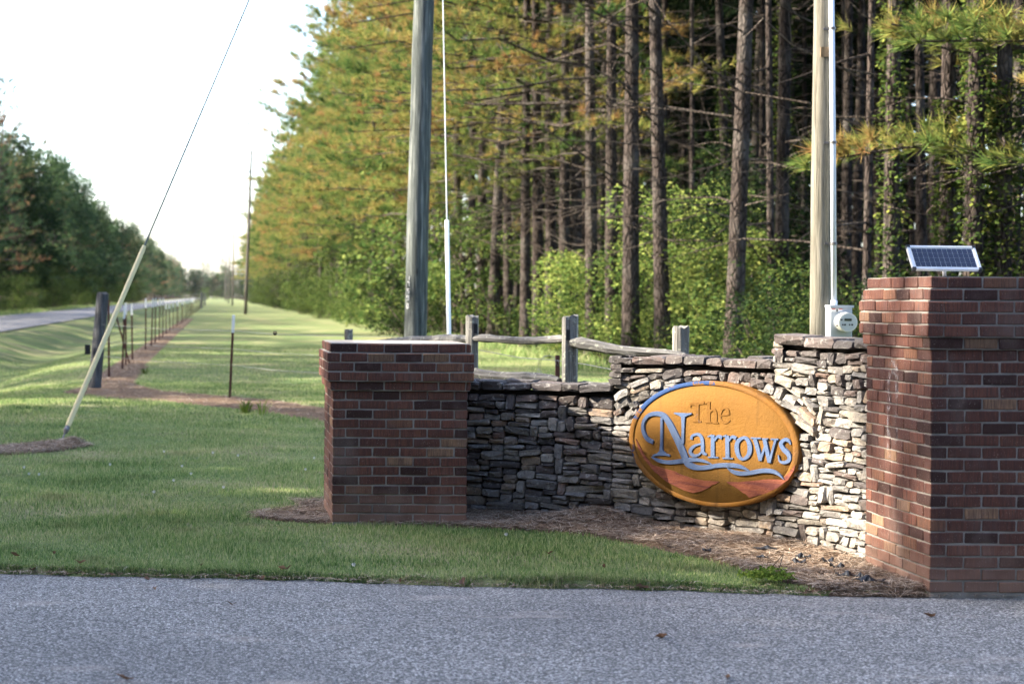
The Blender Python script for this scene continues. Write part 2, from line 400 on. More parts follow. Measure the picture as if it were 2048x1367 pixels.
ry = np.linspace(20, 1500, 140); rx = np.array([-16.9, -15, -13.2, -11.4, -9.7])
V = np.stack(np.meshgrid(rx, ry), -1).reshape(-1, 2); crown = .05 * (1 - ((V[:, 0] + 13.3) / 3.6) ** 2) + .03
V = np.concatenate([V, (gz(np.full(len(V), -13.3), V[:, 1]) + crown)[:, None]], 1)
b = (np.arange(len(ry) - 1)[:, None] * 5 + np.arange(4)[None]).ravel()
tag(link('road', tri_mesh('road', V, np.stack([b, b + 1, b + 6, b + 5], -1), True), MAT['road']), kind='structure')

# ------------------------------------------------------------------ mulch beds (pine straw)
def in_poly(x, y, poly):
    x = np.asarray(x); y = np.asarray(y); c = np.zeros(x.shape, bool); n = len(poly)
    for i in range(n):
        x0, y0 = poly[i]; x1, y1 = poly[(i + 1) % n]
        if y0 == y1: continue
        q = ((y0 > y) != (y1 > y)) & (x < (x1 - x0) * (y - y0) / (y1 - y0) + x0); c ^= q
    return c

def gp(px, py): v = G(px, py); return (v.x, v.y)
BED_WALL = [gp(490, 1031), gp(560, 1041), gp(660, 1046), gp(800, 1050), gp(1000, 1058), gp(1180, 1071), gp(1320, 1093), gp(1450, 1125), gp(1560, 1160), gp(1640, 1180),
            (4.0, 9.985), (4.14, 10.05), (4.4, 10.6), (5.6, 10.8), (5.6, 12.5), (4.3, 13.6), (1.9, 14.6), (.6, 14.3), gp(610, 1014), gp(540, 1022)]
BED_FENCE = [gp(118, 784), gp(170, 770), gp(205, 757), (-2.55, 36), (-2.5, 60), (-2.5, 130), (-1.75, 130), (-1.75, 60), (-1.7, 38), (-1.55, 33.3), gp(330, 783), gp(460, 792), gp(560, 801), gp(660, 818),
             (2.8, 25.6), (3.4, 24.6), gp(660, 846), gp(560, 829), gp(450, 815), gp(340, 803), gp(230, 797)]
BED_GUY = [gp(-60, 898), gp(40, 890), gp(105, 884), gp(150, 884), gp(185, 892), gp(120, 901), gp(60, 908), gp(-60, 916)]
BEDS = [BED_WALL, BED_FENCE, BED_GUY]
def mound(x, y):
    """heap of straw and clay against the stone wall, small heaps at the guy anchor"""
    m = .10 * np.exp(-(((x - 2.78) / .32) ** 2 + ((y - 12.85) / .28) ** 2)) + .03 * np.exp(-(((x - 3.5) / .5) ** 2 + ((y - 11.9) / .4) ** 2))
    a = gp(145, 889); return m + .065 * np.exp(-(((x - a[0]) / .10) ** 2 + ((y - a[1]) / .2) ** 2))

def bed(name, poly, step):
    P_ = np.array(poly); x0, y0 = P_.min(0); x1, y1 = P_.max(0)
    nx = max(3, int((x1 - x0) / step[0])); ny = max(3, int((y1 - y0) / step[1]))
    X, Y = np.meshgrid(np.linspace(x0 - .1, x1 + .1, nx), np.linspace(y0 - .1, y1 + .1, ny))
    ins = in_poly(X, Y, poly)
    h = ins.astype(float)
    for _ in range(2):
        hp = np.pad(h, 1); h = (hp[1:-1, 1:-1] * 2 + hp[:-2, 1:-1] + hp[2:, 1:-1] + hp[1:-1, :-2] + hp[1:-1, 2:]) / 6
    rs = NR(3); Z = gz(X, Y) - .012 + .026 * h + rs.uniform(-.005, .006, X.shape) * ins + mound(X, Y)
    V = np.stack([X, Y, Z], -1).reshape(-1, 3)
    i, j = np.meshgrid(np.arange(nx - 1), np.arange(ny - 1)); b = (j * nx + i).ravel()
    keep = (h.ravel()[b] > .02)
    b = b[keep]
    return tag(link(name, tri_mesh(name, V, np.stack([b, b + 1, b + nx + 1, b + nx], -1), True), MAT['bed']), kind='structure')
bed('mulch_bed', BED_WALL, (.05, .05)); bed('mulch_strip', BED_FENCE, (.12, .3)); bed('straw_patch', BED_GUY, (.05, .09))

def scatter(poly, n, seed):
    rs = NR(seed); P_ = np.array(poly); a = P_.min(0); c = P_.max(0)
    pts = rs.uniform(a, c, (n, 2)); return pts[in_poly(pts[:, 0], pts[:, 1], poly)]

def straw(name, poly, n, seed, ln, wd, zmax=.02):
    p = scatter(poly, n, seed); rs = NR(seed + 1); m = len(p)
    ang = rs.uniform(0, 2 * np.pi, m); L = rs.uniform(.5, 1, m) * ln
    z0 = (np.maximum(gz(p[:, 0], p[:, 1]), -.028) + (.008 if name == 'edge_litter' else .014)) + mound(p[:, 0], p[:, 1]) + rs.uniform(0, zmax, m)
    d = np.stack([np.cos(ang), np.sin(ang)], 1); sd = np.stack([-d[:, 1], d[:, 0]], 1) * wd
    tilt = rs.normal(0, .18, m) * L
    A = np.concatenate([p - d * L[:, None] / 2 - sd, (z0 - tilt / 2)[:, None]], 1); B = np.concatenate([p - d * L[:, None] / 2 + sd, (z0 - tilt / 2 + .001)[:, None]], 1)
    k = rs.normal(0, .12, m)[:, None] * L[:, None] * sd / wd
    C = np.concatenate([p + k + sd, (z0 + .006)[:, None]], 1); D = np.concatenate([p + k - sd, (z0 + .005)[:, None]], 1)
    E = np.concatenate([p + d * L[:, None] / 2, (z0 + tilt / 2)[:, None]], 1)
    V = np.stack([A, B, C, D, E], 1).reshape(-1, 3); b = np.arange(m) * 5
    Fc = np.concatenate([np.stack([b, b + 1, b + 2], 1), np.stack([b, b + 2, b + 3], 1), np.stack([b + 3, b + 2, b + 4], 1)])
    return tag(link(name, tri_mesh(name, V, Fc), MAT['straw']), kind='stuff')
tag(straw('pine_straw', BED_WALL, 110000, 11, .14, .0017, .022), 'brown pine straw mulch spread along the foot of the stone wall', 'mulch')
tag(straw('fence_straw', BED_FENCE, 60000, 12, .22, .003), 'strip of brown pine straw under the wire fence', 'mulch')
tag(straw('anchor_straw', BED_GUY, 9000, 13, .2, .0025, .015), 'small patch of pine straw round the guy wire anchor', 'mulch')

# ------------------------------------------------------------------ grass
def grass(name, pts, seed, h0, h1, w, lean=.5):
    rs = NR(seed); m = len(pts); x, y = pts[:, 0], pts[:, 1]; z = gz(x, y) - .004
    ang = rs.uniform(0, 2 * np.pi, m); clump = .75 + .35 * np.sin(x * 3.1 + 2 * np.sin(y * 1.7)) * np.sin(y * 2.3)
    h = rs.uniform(h0, h1, m) * clump; sd = np.stack([np.cos(ang), np.sin(ang), 0 * ang], 1) * (w * rs.uniform(.6, 1.2, m))[:, None]
    la = rs.uniform(0, 2 * np.pi, m); ll = np.abs(rs.normal(0, lean, m)) * h
    ld = np.stack([np.cos(la) * ll, np.sin(la) * ll, 0 * la], 1); b0 = np.stack([x, y, z], 1); up = np.stack([0 * h, 0 * h, h], 1)
    A = b0 - sd; B = b0 + sd; C = b0 + up * .6 + ld * .35 + sd * .7; D = b0 + up * .6 + ld * .35 - sd * .7; E = b0 + up * .95 + ld
    V = np.stack([A, B, C, D, E], 1).reshape(-1, 3); b = np.arange(m) * 5
    Fc = np.concatenate([np.stack([b, b + 1, b + 2], 1), np.stack([b, b + 2, b + 3], 1), np.stack([b + 3, b + 2, b + 4], 1)])
    return tag(link(name, tri_mesh(name, V, Fc), MAT['grass']), kind='stuff')

def lawn_pts(x0, x1, y0, y1, dens, seed, off_edge=0.0):
    rs = NR(seed); n = int((x1 - x0) * (y1 - y0) * dens); p = rs.uniform((x0, y0), (x1, y1), (n, 2))
    k = p[:, 1] > edge_y(p[:, 0]) - .01 + rs.exponential(.012, n)
    for bd in BEDS:
        q = in_poly(p[:, 0] + rs.normal(0, .02, n), p[:, 1] + rs.normal(0, .035, n), bd); k &= ~q | (rs.uniform(0, 1, n) < .006)
    k &= ~((p[:, 0] > .8) & (p[:, 0] < 1.9) & (p[:, 1] > 12.83) & (p[:, 1] < 13.9))
    k &= p[:, 0] > -.15 * p[:, 1] - 1.2
    return p[k]
lp = [lawn_pts(-3.2, 3.9, 10.1, 13.2, 4200, 21), lawn_pts(-4.0, 1.2, 13.2, 17.5, 2500, 22), lawn_pts(-5, 1.6, 17.5, 23, 1500, 23)]
tag(grass('grass', np.concatenate(lp), 24, .024, .062, .0028), 'short mown green grass on the lawn around the pillars', 'grass')
lp = [lawn_pts(-7, 3.2, 23, 34, 800, 25), lawn_pts(-10, 10, 34, 60, 150, 26)]
tag(grass('lawn_grass', np.concatenate(lp), 27, .03, .07, .005), 'mown grass of the long lawn behind the fence', 'grass')
ep = NR(28).uniform(-3, 3.4, 9000); ep = np.stack([ep, edge_y(ep) + np.abs(NR(29).normal(0, .05, 9000)) - .018], 1)
tag(grass('edge_grass', ep, 30, .03, .075, .0024, .8), 'ragged pale grass fringe hanging over the asphalt edge', 'grass')

cl = np.concatenate([np.stack([NR(70 + i).normal(c, .035, 60), edge_y(np.full(60, c)) + NR(90 + i).normal(.0, .022, 60)], 1) for i, c in enumerate(NR(5).uniform(-2.4, 3.2, 46))])
tag(grass('edge_clumps', cl, 31, .035, .085, .0028, .9), 'small grass clumps creeping over the asphalt edge', 'grass')
EDGE = [(x, float(edge_y(x)) - .07) for x in np.linspace(-3.2, 4.6, 60)] + [(x, float(edge_y(x)) + .03) for x in np.linspace(4.6, -3.2, 60)]
tag(straw('edge_litter', EDGE, 26000, 14, .07, .0016, .012), 'dry grass clippings and straw littering the asphalt edge', 'litter')

# ------------------------------------------------------------------ brick pillars
CO, MODL, JT = 0.0695, 0.2, 0.009
_bm = {}
def brick_mesh(L, D, seed):
    key = (round(L, 3), round(D, 3), seed % 3)
    if key not in _bm:
        _bm[key] = bevel_box('brick', L, D, CO - JT, .0042, .0030, seed % 3 + int(L * 1000), MAT['brick'])
    return _bm[key]

def pillar(label, x0, y0, zb, wx, wy, proj, group=None):
    """proj: projection of every course, bottom to top"""
    n = len(proj); q = random.Random(int(x0 * 100))
    t = thing('brick_pillar', label, 'pillar', (x0, y0, zb), group)
    core = MB(); rest = MB()
    for k in range(n):
        p = proj[k]; ax, ay, bx, by = -p, -p, wx + p, wy + p; z = CO * k + CO / 2
        core.box((ax + .0065, ay + .0065, CO * k - (0 if k else .1)), (bx - .0065, by - .0065, CO * (k + 1) - .0006))
        def put(cx, cy, L, D):
            o = link('brick', brick_mesh(L, D, q.randrange(9)), None, t, (cx + 0, cy, z))
            e = q.uniform(-.0016, .0016)
            o.location.x += e if D > L else 0; o.location.y += e if L > D else 0
            o.rotation_euler = (q.uniform(-.006, .006), q.uniform(-.007, .007), (math.pi if q.random() < .5 else 0) + q.uniform(-.006, .006))
        BL, BD = MODL - JT, MODL / 2 - JT
        def run(a, b, first, last):
            """lengths along a face from a to b, starting with a piece of length first"""
            out = []; s = a
            if first: out.append((s, first)); s += first + JT
            while s + BL <= b + .012:
                out.append((s, min(BL, b - s))); s += MODL
            if b - s > .03: out.append((s, b - s))
            return out
        if k % 2 == 0:
            front = run(ax, bx, 0, 0); side = run(ay + BD + JT, by, 0, 0)
        else:
            front = run(ax + BD + JT, bx, 0, 0); side = run(ay, by, 0, 0)
        for s, L in front: put(s + L / 2, ay + BD / 2, L, BD)
        for s, L in side: put(ax + BD / 2, s + L / 2, BD, L)
        for s, L in run(ax + BD + JT, bx, 0, 0): rest.box((s, by - BD, CO * k + JT / 2), (s + L, by, CO * (k + 1) - JT / 2))
        for s, L in run(ay + BD + JT, by - BD - JT, 0, 0): rest.box((bx - BD, s, CO * k + JT / 2), (bx + .0005, s + L, CO * (k + 1) - JT / 2))
    p = proj[-1]; H = CO * n
    core.obj('mortar', MAT['mortar'], t)
    r = rest.obj('rear_brickwork', MAT['brick'], t); r['kind'] = 'stuff'
    cap = MB(); N = 14; V = []; Fq = []
    for j in range(N + 1):
        for i in range(N + 1):
            u, v = i / N, j / N; V.append((-p + .012 + u * (wx + 2 * p - .024), -p + .012 + v * (wy + 2 * p - .024), H - .004 + .006 * math.sin(u * 3.14) * math.sin(v * 3.14) + q.uniform(-.0015, .0015)))
    for j in range(N):
        for i in range(N):
            b = j * (N + 1) + i; Fq.append((b, b + 1, b + N + 2, b + N + 1))
    cap.add(V, Fq).obj('mortar_cap', MAT['capm'], t)
    return t

PL = pillar('low square brick pillar with flat corbelled top, joined to the end of the stone wall beside the lawn', .853, 12.87, .01, .991, .991,
            [0] * 14 + [.02, .043, .043, .043, .021])
PR = pillar('tall brick pillar at the drive with a small solar panel on top', 4.08, 10.0, .0, .991, .991,
            [0] * 20 + [.018, .036, .036, .036, .018, 0.002])

# pale ghost of an old bracket on the tall pillar's side
def m_ghost():
    a = NT('chalky_stain', .95, .05); co = a.co('Object'); n = a.noise(co, 18, 4, .7); a.color((.66, .66, .70))
    x = a.xyz(co); e = a.ramp(a.math('ADD', n, a.math('MULTIPLY', a.noise(a.co('Object', (1, 30, 2)), 1, 2), .25)), [(.58, 0), (.85, .38)])
    tr = a.n.new('ShaderNodeBsdfTransparent'); mx = a.n.new('ShaderNodeMixShader'); a.l.new(e, mx.inputs[0])
    a.l.new(tr.outputs[0], mx.inputs[1]); a.l.new(a.b.outputs[0], mx.inputs[2]); a.l.new(mx.outputs[0], a.n['Material Output'].inputs['Surface']); return a.m
gh = MB()
for (ya, yb, za, zb) in ((.47, .515, .80, 1.26), (.585, .64, .72, 1.24)): gh.add([(-.004, ya, za), (-.004, yb, za), (-.004, yb, zb), (-.004, ya, zb)], [(0, 3, 2, 1)])
gh.add([(-.0042, .465, 1.22), (-.0042, .645, 1.22), (-.0042, .61, 1.31), (-.0042, .50, 1.31)], [(0, 3, 2, 1)])
gho = gh.obj('chalk_stain', m_ghost(), PR); gho['label'] = 'pale chalky stripes on the brick'

# ------------------------------------------------------------------ stone wall on an arc
A0, A1 = Vector((1.80, 13.62)), Vector((4.22, 10.92))
TH0, TH1 = math.radians(-16), math.radians(-80)
ch = A1 - A0
R_ARC = ch.length / (2 * math.sin(abs(TH1 - TH0) / 2))
base_ang = math.atan2(ch.y, ch.x); t0 = base_ang + abs(TH1 - TH0) / 2; SWEEP = abs(TH1 - TH0)
CEN = A0 + Vector((math.sin(t0), -math.cos(t0))) * R_ARC       # centre on the camera's side
ARC = R_ARC * SWEEP
def arc(s, out=0.0):
    """point on the wall face at arc length s, 'out' metres towards the viewer; tangent angle"""
    th = t0 - s / R_ARC
    nrm = Vector((math.sin(th), -math.cos(th)))                # towards centre = towards viewer
    p = CEN - nrm * (R_ARC - out); return p, th
def s_at_px(px):
    best = min((abs(PX + F * arc(s)[0].x / arc(s)[0].y - px), s) for s in np.linspace(0, ARC, 400)); return best[1]
S1, S2 = s_at_px(1226), s_at_px(1552); SM = s_at_px(1432)
def top_z(s): return 1.005 if s < S1 else (1.235 if s < S2 else 1.40)

# the sign's plane
sp, sth = arc(SM); sn = Vector((math.sin(sth), -math.cos(sth), 0)); stg = Vector((math.cos(sth), math.sin(sth), 0))
SO = Vector((sp.x, sp.y, 0)) + sn * .125
def sign_uv(px, py):
    d = P(px, py, 1.0) - Vector((0, 0, EYE)); o = Vector((0, 0, EYE))
    t = (SO - o).dot(sn) / d.dot(sn); w = o + d * t
    return (w - SO).dot(stg), w.z
def zuv(x, y): return sign_uv(1250 + x / 5.062, 750 + y / 5.062)
SC = sign_uv(1431, 888)                                            # sign centre (u, z)
ell = [zuv(*e) for e in ((35, 660), (1768, 740), (880, 58), (930, 1338))]
SA = (ell[1][0] - ell[0][0]) / 2; SB = (ell[2][1] - ell[3][1]) / 2; SC = ((ell[0][0] + ell[1][0]) / 2, (ell[2][1] + ell[3][1]) / 2)
def ell_f(s, z): return math.hypot((s - SM - SC[0]) / SA, (z - SC[1]) / SB)

wall = thing('stone_wall', 'curved dry-laid fieldstone wall stepping up between the two brick pillars', 'stone wall', (A0.x, A0.y, 0))
core = MB(); NS = 60
prof = []
for i in range(NS + 1):
    s = ARC * i / NS; pf, th = arc(s, -.045); pb, _ = arc(s, -.36); prof.append((s, pf, pb))
for i in range(NS):
    s0, f0, b0 = prof[i]; s1, f1, b1 = prof[i + 1]; h = top_z((s0 + s1) / 2) - .05
    core.add([(f0.x, f0.y, -.1), (f1.x, f1.y, -.1), (b1.x, b1.y, -.1), (b0.x, b0.y, -.1), (f0.x, f0.y, h), (f1.x, f1.y, h), (b1.x, b1.y, h), (b0.x, b0.y, h)],
             [(0, 1, 5, 4), (2, 3, 7, 6), (4, 5, 6, 7), (1, 2, 6, 5), (3, 0, 4, 7)])
co_ = core.obj('wall_core', MAT['core'], wall, loc=(-A0.x, -A0.y, 0))

def stone_mesh(w, h, d, seed, flat=False):
    """rough block: ragged outline in x-z, bulging face towards -y"""
    q = random.Random(seed); pts = []
    cx = [q.uniform(.02, .26) * min(w, h * 2.0) for _ in range(4)]; cz = [q.uniform(.03, .34) * h for _ in range(4)]
    hw, hh = w / 2, h / 2
    corners = [(-hw, -hh, 1, 1), (hw, -hh, -1, 1), (hw, hh, -1, -1), (-hw, hh, 1, -1)]
    for i, (x, z, ax, az) in enumerate(corners):
        a = (x, z + az * cz[i]); b = (x + ax * cx[i], z)
        pts += [a, b] if i % 2 == 0 else [b, a]
    out = []
    for i in range(8):
        a = pts[i]; b = pts[(i + 1) % 8]; out.append((a[0] + q.uniform(-.035, .035) * h, a[1] + q.uniform(-.05, .05) * h))
        if abs(a[0] - b[0]) > w * .35: out.append(((a[0] + b[0]) / 2 + q.uniform(-.1, .1) * w, (a[1] + b[1]) / 2 + q.uniform(-.07, .07) * h))
    n = len(out); tx, tz = q.uniform(-.16, .16), q.uniform(-.3, .3)
    V = [(x, d, z) for x, z in out]
    V += [(x, .018 + tx * x + tz * z, z) for x, z in out]
    V += [(x * (1 - .006 / max(hw, .03)), -.002 - q.uniform(0, .014) + tx * x + tz * z, z * (1 - .0045 / max(hh, .015))) for x, z in out]
    V.append((q.uniform(-.3, .3) * w, -.008 - q.uniform(0, .012), q.uniform(-.25, .25) * h)); c = 3 * n
    Fc = []
    for i in range(n):
        j = (i + 1) % n
        Fc += [(i, j, n + j, n + i), (n + i, n + j, 2 * n + j, 2 * n + i), (2 * n + i, 2 * n + j, c)]
    me = bpy.data.meshes.new('stone'); me.from_pydata(V, [], Fc); me.update(); return me

def pack():
    """irregular coursing: always fill the lowest gap of the skyline"""
    q = random.Random(41); step = .01; n = int(ARC / step); hgt = [0.0 + q.uniform(-.04, .0)] * n; out = []
    for _ in range(3000):
        cand = [(hgt[i] - (0 if hgt[i] < top_z(i * step) - .075 else 9), i) for i in range(n)]
        lo = min(cand)
        if not any(hgt[i] < top_z(i * step) - .075 for i in range(n)): break
        i = min((hgt[i], i) for i in range(n) if hgt[i] < top_z(i * step) - .075)[1]; h0 = hgt[i]
        a = i; b = i
        sec = top_z(i * step)
        while b + 1 < n and hgt[b + 1] <= h0 + .016 and top_z((b + 1) * step) == sec: b += 1
        while a - 1 >= 0 and hgt[a - 1] <= h0 + .016 and top_z((a - 1) * step) == sec: a -= 1
        run = (b - a + 1)
        wd = int(q.choice((.08, .11, .13, .15, .17, .2, .24)) / step * q.uniform(.9, 1.1))
        if run <= wd + 6: k0, k1 = a, b
        else:
            k0 = a if q.random() < .7 else b - wd + 1; k1 = k0 + wd - 1
        w = (k1 - k0 + 1) * step; bs = max(hgt[k0:k1 + 1])
        h = q.choice((.03, .036, .04, .045, .05, .058, .068)); 
        if w < .075: h = q.uniform(.05, .13)
        if w < .05: h = q.uniform(.09, .2)
        if sec - (bs + h) < .10: h = sec - .072 - bs
        h = max(.03, h)
        out.append((k0 * step + w / 2, bs + h / 2 - q.uniform(0, .006), w - .007, h - .005))
        for k in range(k0, k1 + 1): hgt[k] = bs + h
    return out
stones = [t for t in pack() if not (ell_f(t[0] - t[2] / 2, t[1]) < .93 and ell_f(t[0] + t[2] / 2, t[1]) < .93 and ell_f(t[0], t[1] + t[3] / 2) < .93 and ell_f(t[0], t[1] - t[3] / 2) < .93)]
stones.sort(key=lambda t: -t[2] * t[3])
fill = MB(); fmi = []; q = random.Random(5); INV = Matrix.Translation((-A0.x, -A0.y, 0))
for i, (s, z, w, h) in enumerate(stones):
    p, th = arc(s, q.uniform(-.012, .022)); tilt = q.gauss(0, .055); e = ell_f(s, z)
    if 1.0 < e < 1.35 and z > SC[1] + .12:
        u = (s - SM - SC[0]) / SA; tilt = math.atan2(SB * u, SA * max(.5, math.sqrt(max(0, 1.3 - u * u)))) * .55
    me = stone_mesh(w + .004, h + .004, .14, 100 + i); rot = (q.uniform(-.06, .06), tilt, th)
    near_top = top_z(s) - z
    dark = q.random() < (.75 if near_top < .16 else (.24 if s < S1 else .10))
    pale = (not dark) and q.random() < (.10 + .55 * max(0, min(1, (s - SM) / (ARC - SM) + .15)) * (1.1 - .6 * z))  # more pale stones low and to the right: sunlight put into colour
    mat = MAT['stone_dark'] if dark else MAT['stone_pale'] if pale else MAT['stone']
    loc = (p.x - A0.x, p.y - A0.y, z)
    if i < 300 - 38:
        link('stone', me, mat, wall, loc, rot)
    else:
        M = Matrix.Translation(loc) @ Matrix.Rotation(th, 4, 'Z') @ Matrix.Rotation(tilt, 4, 'Y')
        fill.add([M @ v.co for v in me.vertices], [tuple(f.vertices) for f in me.polygons]); fmi += [1 if pale else 2 if dark else 0] * len(me.polygons)
        bpy.data.meshes.remove(me)
if fill.v:
    fo = fill.obj('small_stones', MAT['fstone'], wall); fo['kind'] = 'stuff'; fo.data.materials.append(MAT['fstone_pale']); fo.data.materials.append(MAT['fstone_dark'])
    fo.data.polygons.foreach_set('material_index', fmi)
print('STONES', len(stones))
# coping: flat dark slabs in two rows, front edge overhanging a little
def coping(sa, sb, z, seed):
    q = random.Random(seed)
    for row, (o0, dp) in enumerate(((.02, .19), (-.17, .20))):
        s = sa + q.uniform(0, .02)
        while s < sb - .03:
            w = min(q.uniform(.14, .30), sb - s); 
            if sb - s - w < .08: w = sb - s
            p, th = arc(s + w / 2, o0 + q.uniform(-.012, .012)); h = q.uniform(.045, .07)
            me = stone_mesh(w - .004, h, dp, seed * 50 + int(s * 100) + row)
            link('coping_stone', me, MAT['stone_dark'], wall, (p.x - A0.x, p.y - A0.y, z - .035 + h / 2 - .01 + q.uniform(-.006, .012)), (q.uniform(-.05, .03), q.gauss(0, .03), th))
            s += w
coping(0.02, S1, 1.005, 3); coping(S1 + .01, S2, 1.235, 4); coping(S2 + .01, ARC - .04, 1.40, 5)
# end faces of the steps
for (sq, za, zb, sd) in ((S1, 1.03, 1.21, 1), (S2, 1.23, 1.38, 2)):
    z = za
    while z < zb:
        h = q.uniform(.045, .065)
        for k in range(2):
            p, th = arc(sq + .0, -.05 - .15 * k)
            me = stone_mesh(.15, h, .08, sd * 77 + int(z * 100) + k)
            link('stone', me, MAT['stone_dark'] if q.random() < .6 else MAT['stone'], wall, (p.x - A0.x, p.y - A0.y, z + h / 2), (0, 0, th - math.pi / 2))
        z += h

# ------------------------------------------------------------------ oval sign
sign = thing('oval_sign', 'orange oval sign with raised blue lettering set into the stone wall', 'sign', SO)
SM4 = Matrix((( stg.x, -sn.x, 0, 0), (stg.y, -sn.y, 0, 0), (0, 0, 1, 0), (0, 0, 0, 1)))
sign.rotation_euler = SM4.to_euler()
def ell_pts(f, y, n=96):
    return [(SC[0] + SA * f * math.cos(2 * math.pi * k / n), y, SC[1] + SB * f * math.sin(2 * math.pi * k / n)) for k in range(n)]
def rings(rs_, cap_last=True):
    m = MB(); n = 96
    for f, y in rs_: m.v += ell_pts(f, y)
    for i in range(len(rs_) - 1):
        for k in range(n): m.f.append((i * n + k, i * n + (k + 1) % n, (i + 1) * n + (k + 1) % n, (i + 1) * n + k))
    if cap_last: b = (len(rs_) - 1) * n; m.f.append(tuple(b + k for k in range(n)))
    return m
rings([(.985, .14), (1.0, .03), (.998, .004), (.985, -.003), (.94, -.006), (.932, -.004), (.928, .004)], False).obj('rim', MAT['rim'], sign, True)
rings([(.9285, .012), (.928, .0035), (.925, .0015), (.6, -.002), (.2, -.004)]).obj('board', MAT['sign'], sign, True)

def stroke(pts, y0, y1, closed=False, sub=6):
    """smooth ribbon through (x, y, width) picture points, as a raised bar with slanted flanks"""
    P_ = [(*zuv(x, y), w) for x, y, w in pts]
    k = abs(zuv(900, 700)[0] - zuv(1000, 700)[0]) / 100.0
    pp = []
    n = len(P_)
    for i in range(n - 1 + (1 if closed else 0)):
        p0, p1, p2, p3 = (P_[(i - 1) % n] if (closed or i > 0) else P_[i]), P_[i % n], P_[(i + 1) % n], (P_[(i + 2) % n] if (closed or i + 2 < n) else P_[(i + 1) % n])
        for j in range(sub):
            t = j / sub
            pp.append(tuple(.5 * (2 * b + (c - a) * t + (2 * a - 5 * b + 4 * c - d) * t * t + (3 * b - a - 3 * c + d) * t ** 3) for a, b, c, d in zip(p0, p1, p2, p3)))
    if not closed: pp.append(P_[-1])
    L, Rr, l2, r2 = [], [], [], []
    m = len(pp)
    for i in range(m):
        a = pp[(i - 1) % m] if (closed or i > 0) else pp[i]; c = pp[(i + 1) % m] if (closed or i < m - 1) else pp[i]
        dx_, dz_ = c[0] - a[0], c[1] - a[1]; q_ = math.hypot(dx_, dz_) or 1; nx_, nz_ = -dz_ / q_, dx_ / q_
        w = max(.003, pp[i][2] * k / 2); wi = w * .80
        L.append((pp[i][0] + nx_ * w, y0, pp[i][1] + nz_ * w)); Rr.append((pp[i][0] - nx_ * w, y0, pp[i][1] - nz_ * w))
        l2.append((pp[i][0] + nx_ * wi, y1, pp[i][1] + nz_ * wi)); r2.append((pp[i][0] - nx_ * wi, y1, pp[i][1] - nz_ * wi))
    V = L + Rr + l2 + r2; Fc = []
    for i in range(m - (0 if closed else 1)):
        j = (i + 1) % m
        Fc += [(i, j, 2 * m + j, 2 * m + i), (m + j, m + i, 3 * m + i, 3 * m + j), (2 * m + i, 2 * m + j, 3 * m + j, 3 * m + i)]
    if not closed: Fc += [(0, 2 * m, 3 * m, m), (m - 1, 2 * m - 1, 4 * m - 1, 3 * m - 1)]
    return V, Fc
def letter(name, strokes, mat, h=.011, closed=False):
    m = MB()
    for i, st in enumerate(strokes): m.add(*stroke(st, .004, -h - .0004 * i, closed))
    return m.obj(name, mat, sign)
B_, O_ = MAT['blue'], MAT['orange_l']
letter('letter_t', [[(668, 292, 26), (735, 288, 26), (805, 278, 26)], [(668, 285, 14), (666, 325, 10)], [(735, 290, 44), (735, 380, 42), (735, 462, 44)], [(692, 468, 14), (778, 468, 14)]], O_, .0065)
letter('letter_h', [[(850, 268, 38), (852, 380, 38), (852, 474, 40)], [(812, 286, 14), (850, 274, 14)], [(862, 375, 18), (895, 345, 30), (920, 380, 38), (922, 474, 36)], [(818, 478, 12), (884, 478, 12)], [(892, 482, 12), (952, 482, 12)]], O_, .0065)
letter('letter_e', [[(975, 408, 12), (1062, 396, 14)], [(1056, 398, 20), (1046, 350, 22), (1010, 330, 22), (976, 362, 28), (966, 418, 28), (984, 464, 26), (1022, 482, 22), (1070, 455, 8)]], O_, .0065)
letter('letter_n', [[(292, 678, 40), (228, 640, 46), (190, 560, 42), (194, 470, 38), (245, 405, 40), (325, 388, 44), (395, 408, 56), (450, 478, 74), (508, 590, 82), (560, 700, 84), (598, 790, 84), (622, 850, 84)],
                    [(378, 430, 30), (378, 560, 32), (376, 700, 34), (375, 762, 44)], [(290, 812, 18), (335, 800, 26), (376, 786, 54), (420, 800, 26), (462, 814, 18)],
                    [(596, 412, 52), (596, 520, 36), (592, 690, 34)], [(505, 382, 12), (550, 392, 26), (594, 404, 44), (640, 396, 26), (684, 386, 12)]], B_)
letter('letter_a', [[(680, 648, 34), (690, 612, 28), (742, 596, 28), (782, 628, 40), (794, 700, 42), (796, 776, 42), (836, 802, 18)], [(780, 692, 16), (708, 716, 30), (668, 768, 42), (698, 812, 34), (756, 802, 24), (790, 760, 18)]], B_)
letter('letter_r', [[(896, 602, 48), (896, 720, 48), (896, 824, 50)], [(846, 620, 12), (890, 606, 22)], [(848, 828, 14), (952, 830, 14)], [(918, 662, 18), (946, 618, 28), (990, 632, 38)]], B_)
letter('letter_r', [[(1042, 608, 48), (1044, 730, 48), (1046, 834, 50)], [(1000, 618, 12), (1036, 610, 22)], [(996, 838, 14), (1102, 842, 14)], [(1064, 664, 18), (1092, 622, 28), (1134, 640, 38)]], B_)
letter('letter_o', [[(1206, 632, 30), (1150, 672, 46), (1140, 750, 54), (1166, 826, 44), (1208, 846, 30), (1258, 806, 46), (1272, 730, 54), (1250, 656, 44)]], B_, .011, True)
letter('letter_w', [[(1322, 642, 46), (1350, 740, 46), (1378, 862, 40)], [(1378, 862, 30), (1404, 780, 24), (1434, 700, 26)], [(1420, 648, 46), (1444, 760, 46), (1470, 882, 40)], [(1470, 882, 30), (1500, 770, 24), (1532, 652, 26)],
                    [(1282, 634, 14), (1384, 638, 14)], [(1398, 644, 14), (1456, 644, 14)], [(1486, 646, 14), (1562, 648, 14)]], B_)
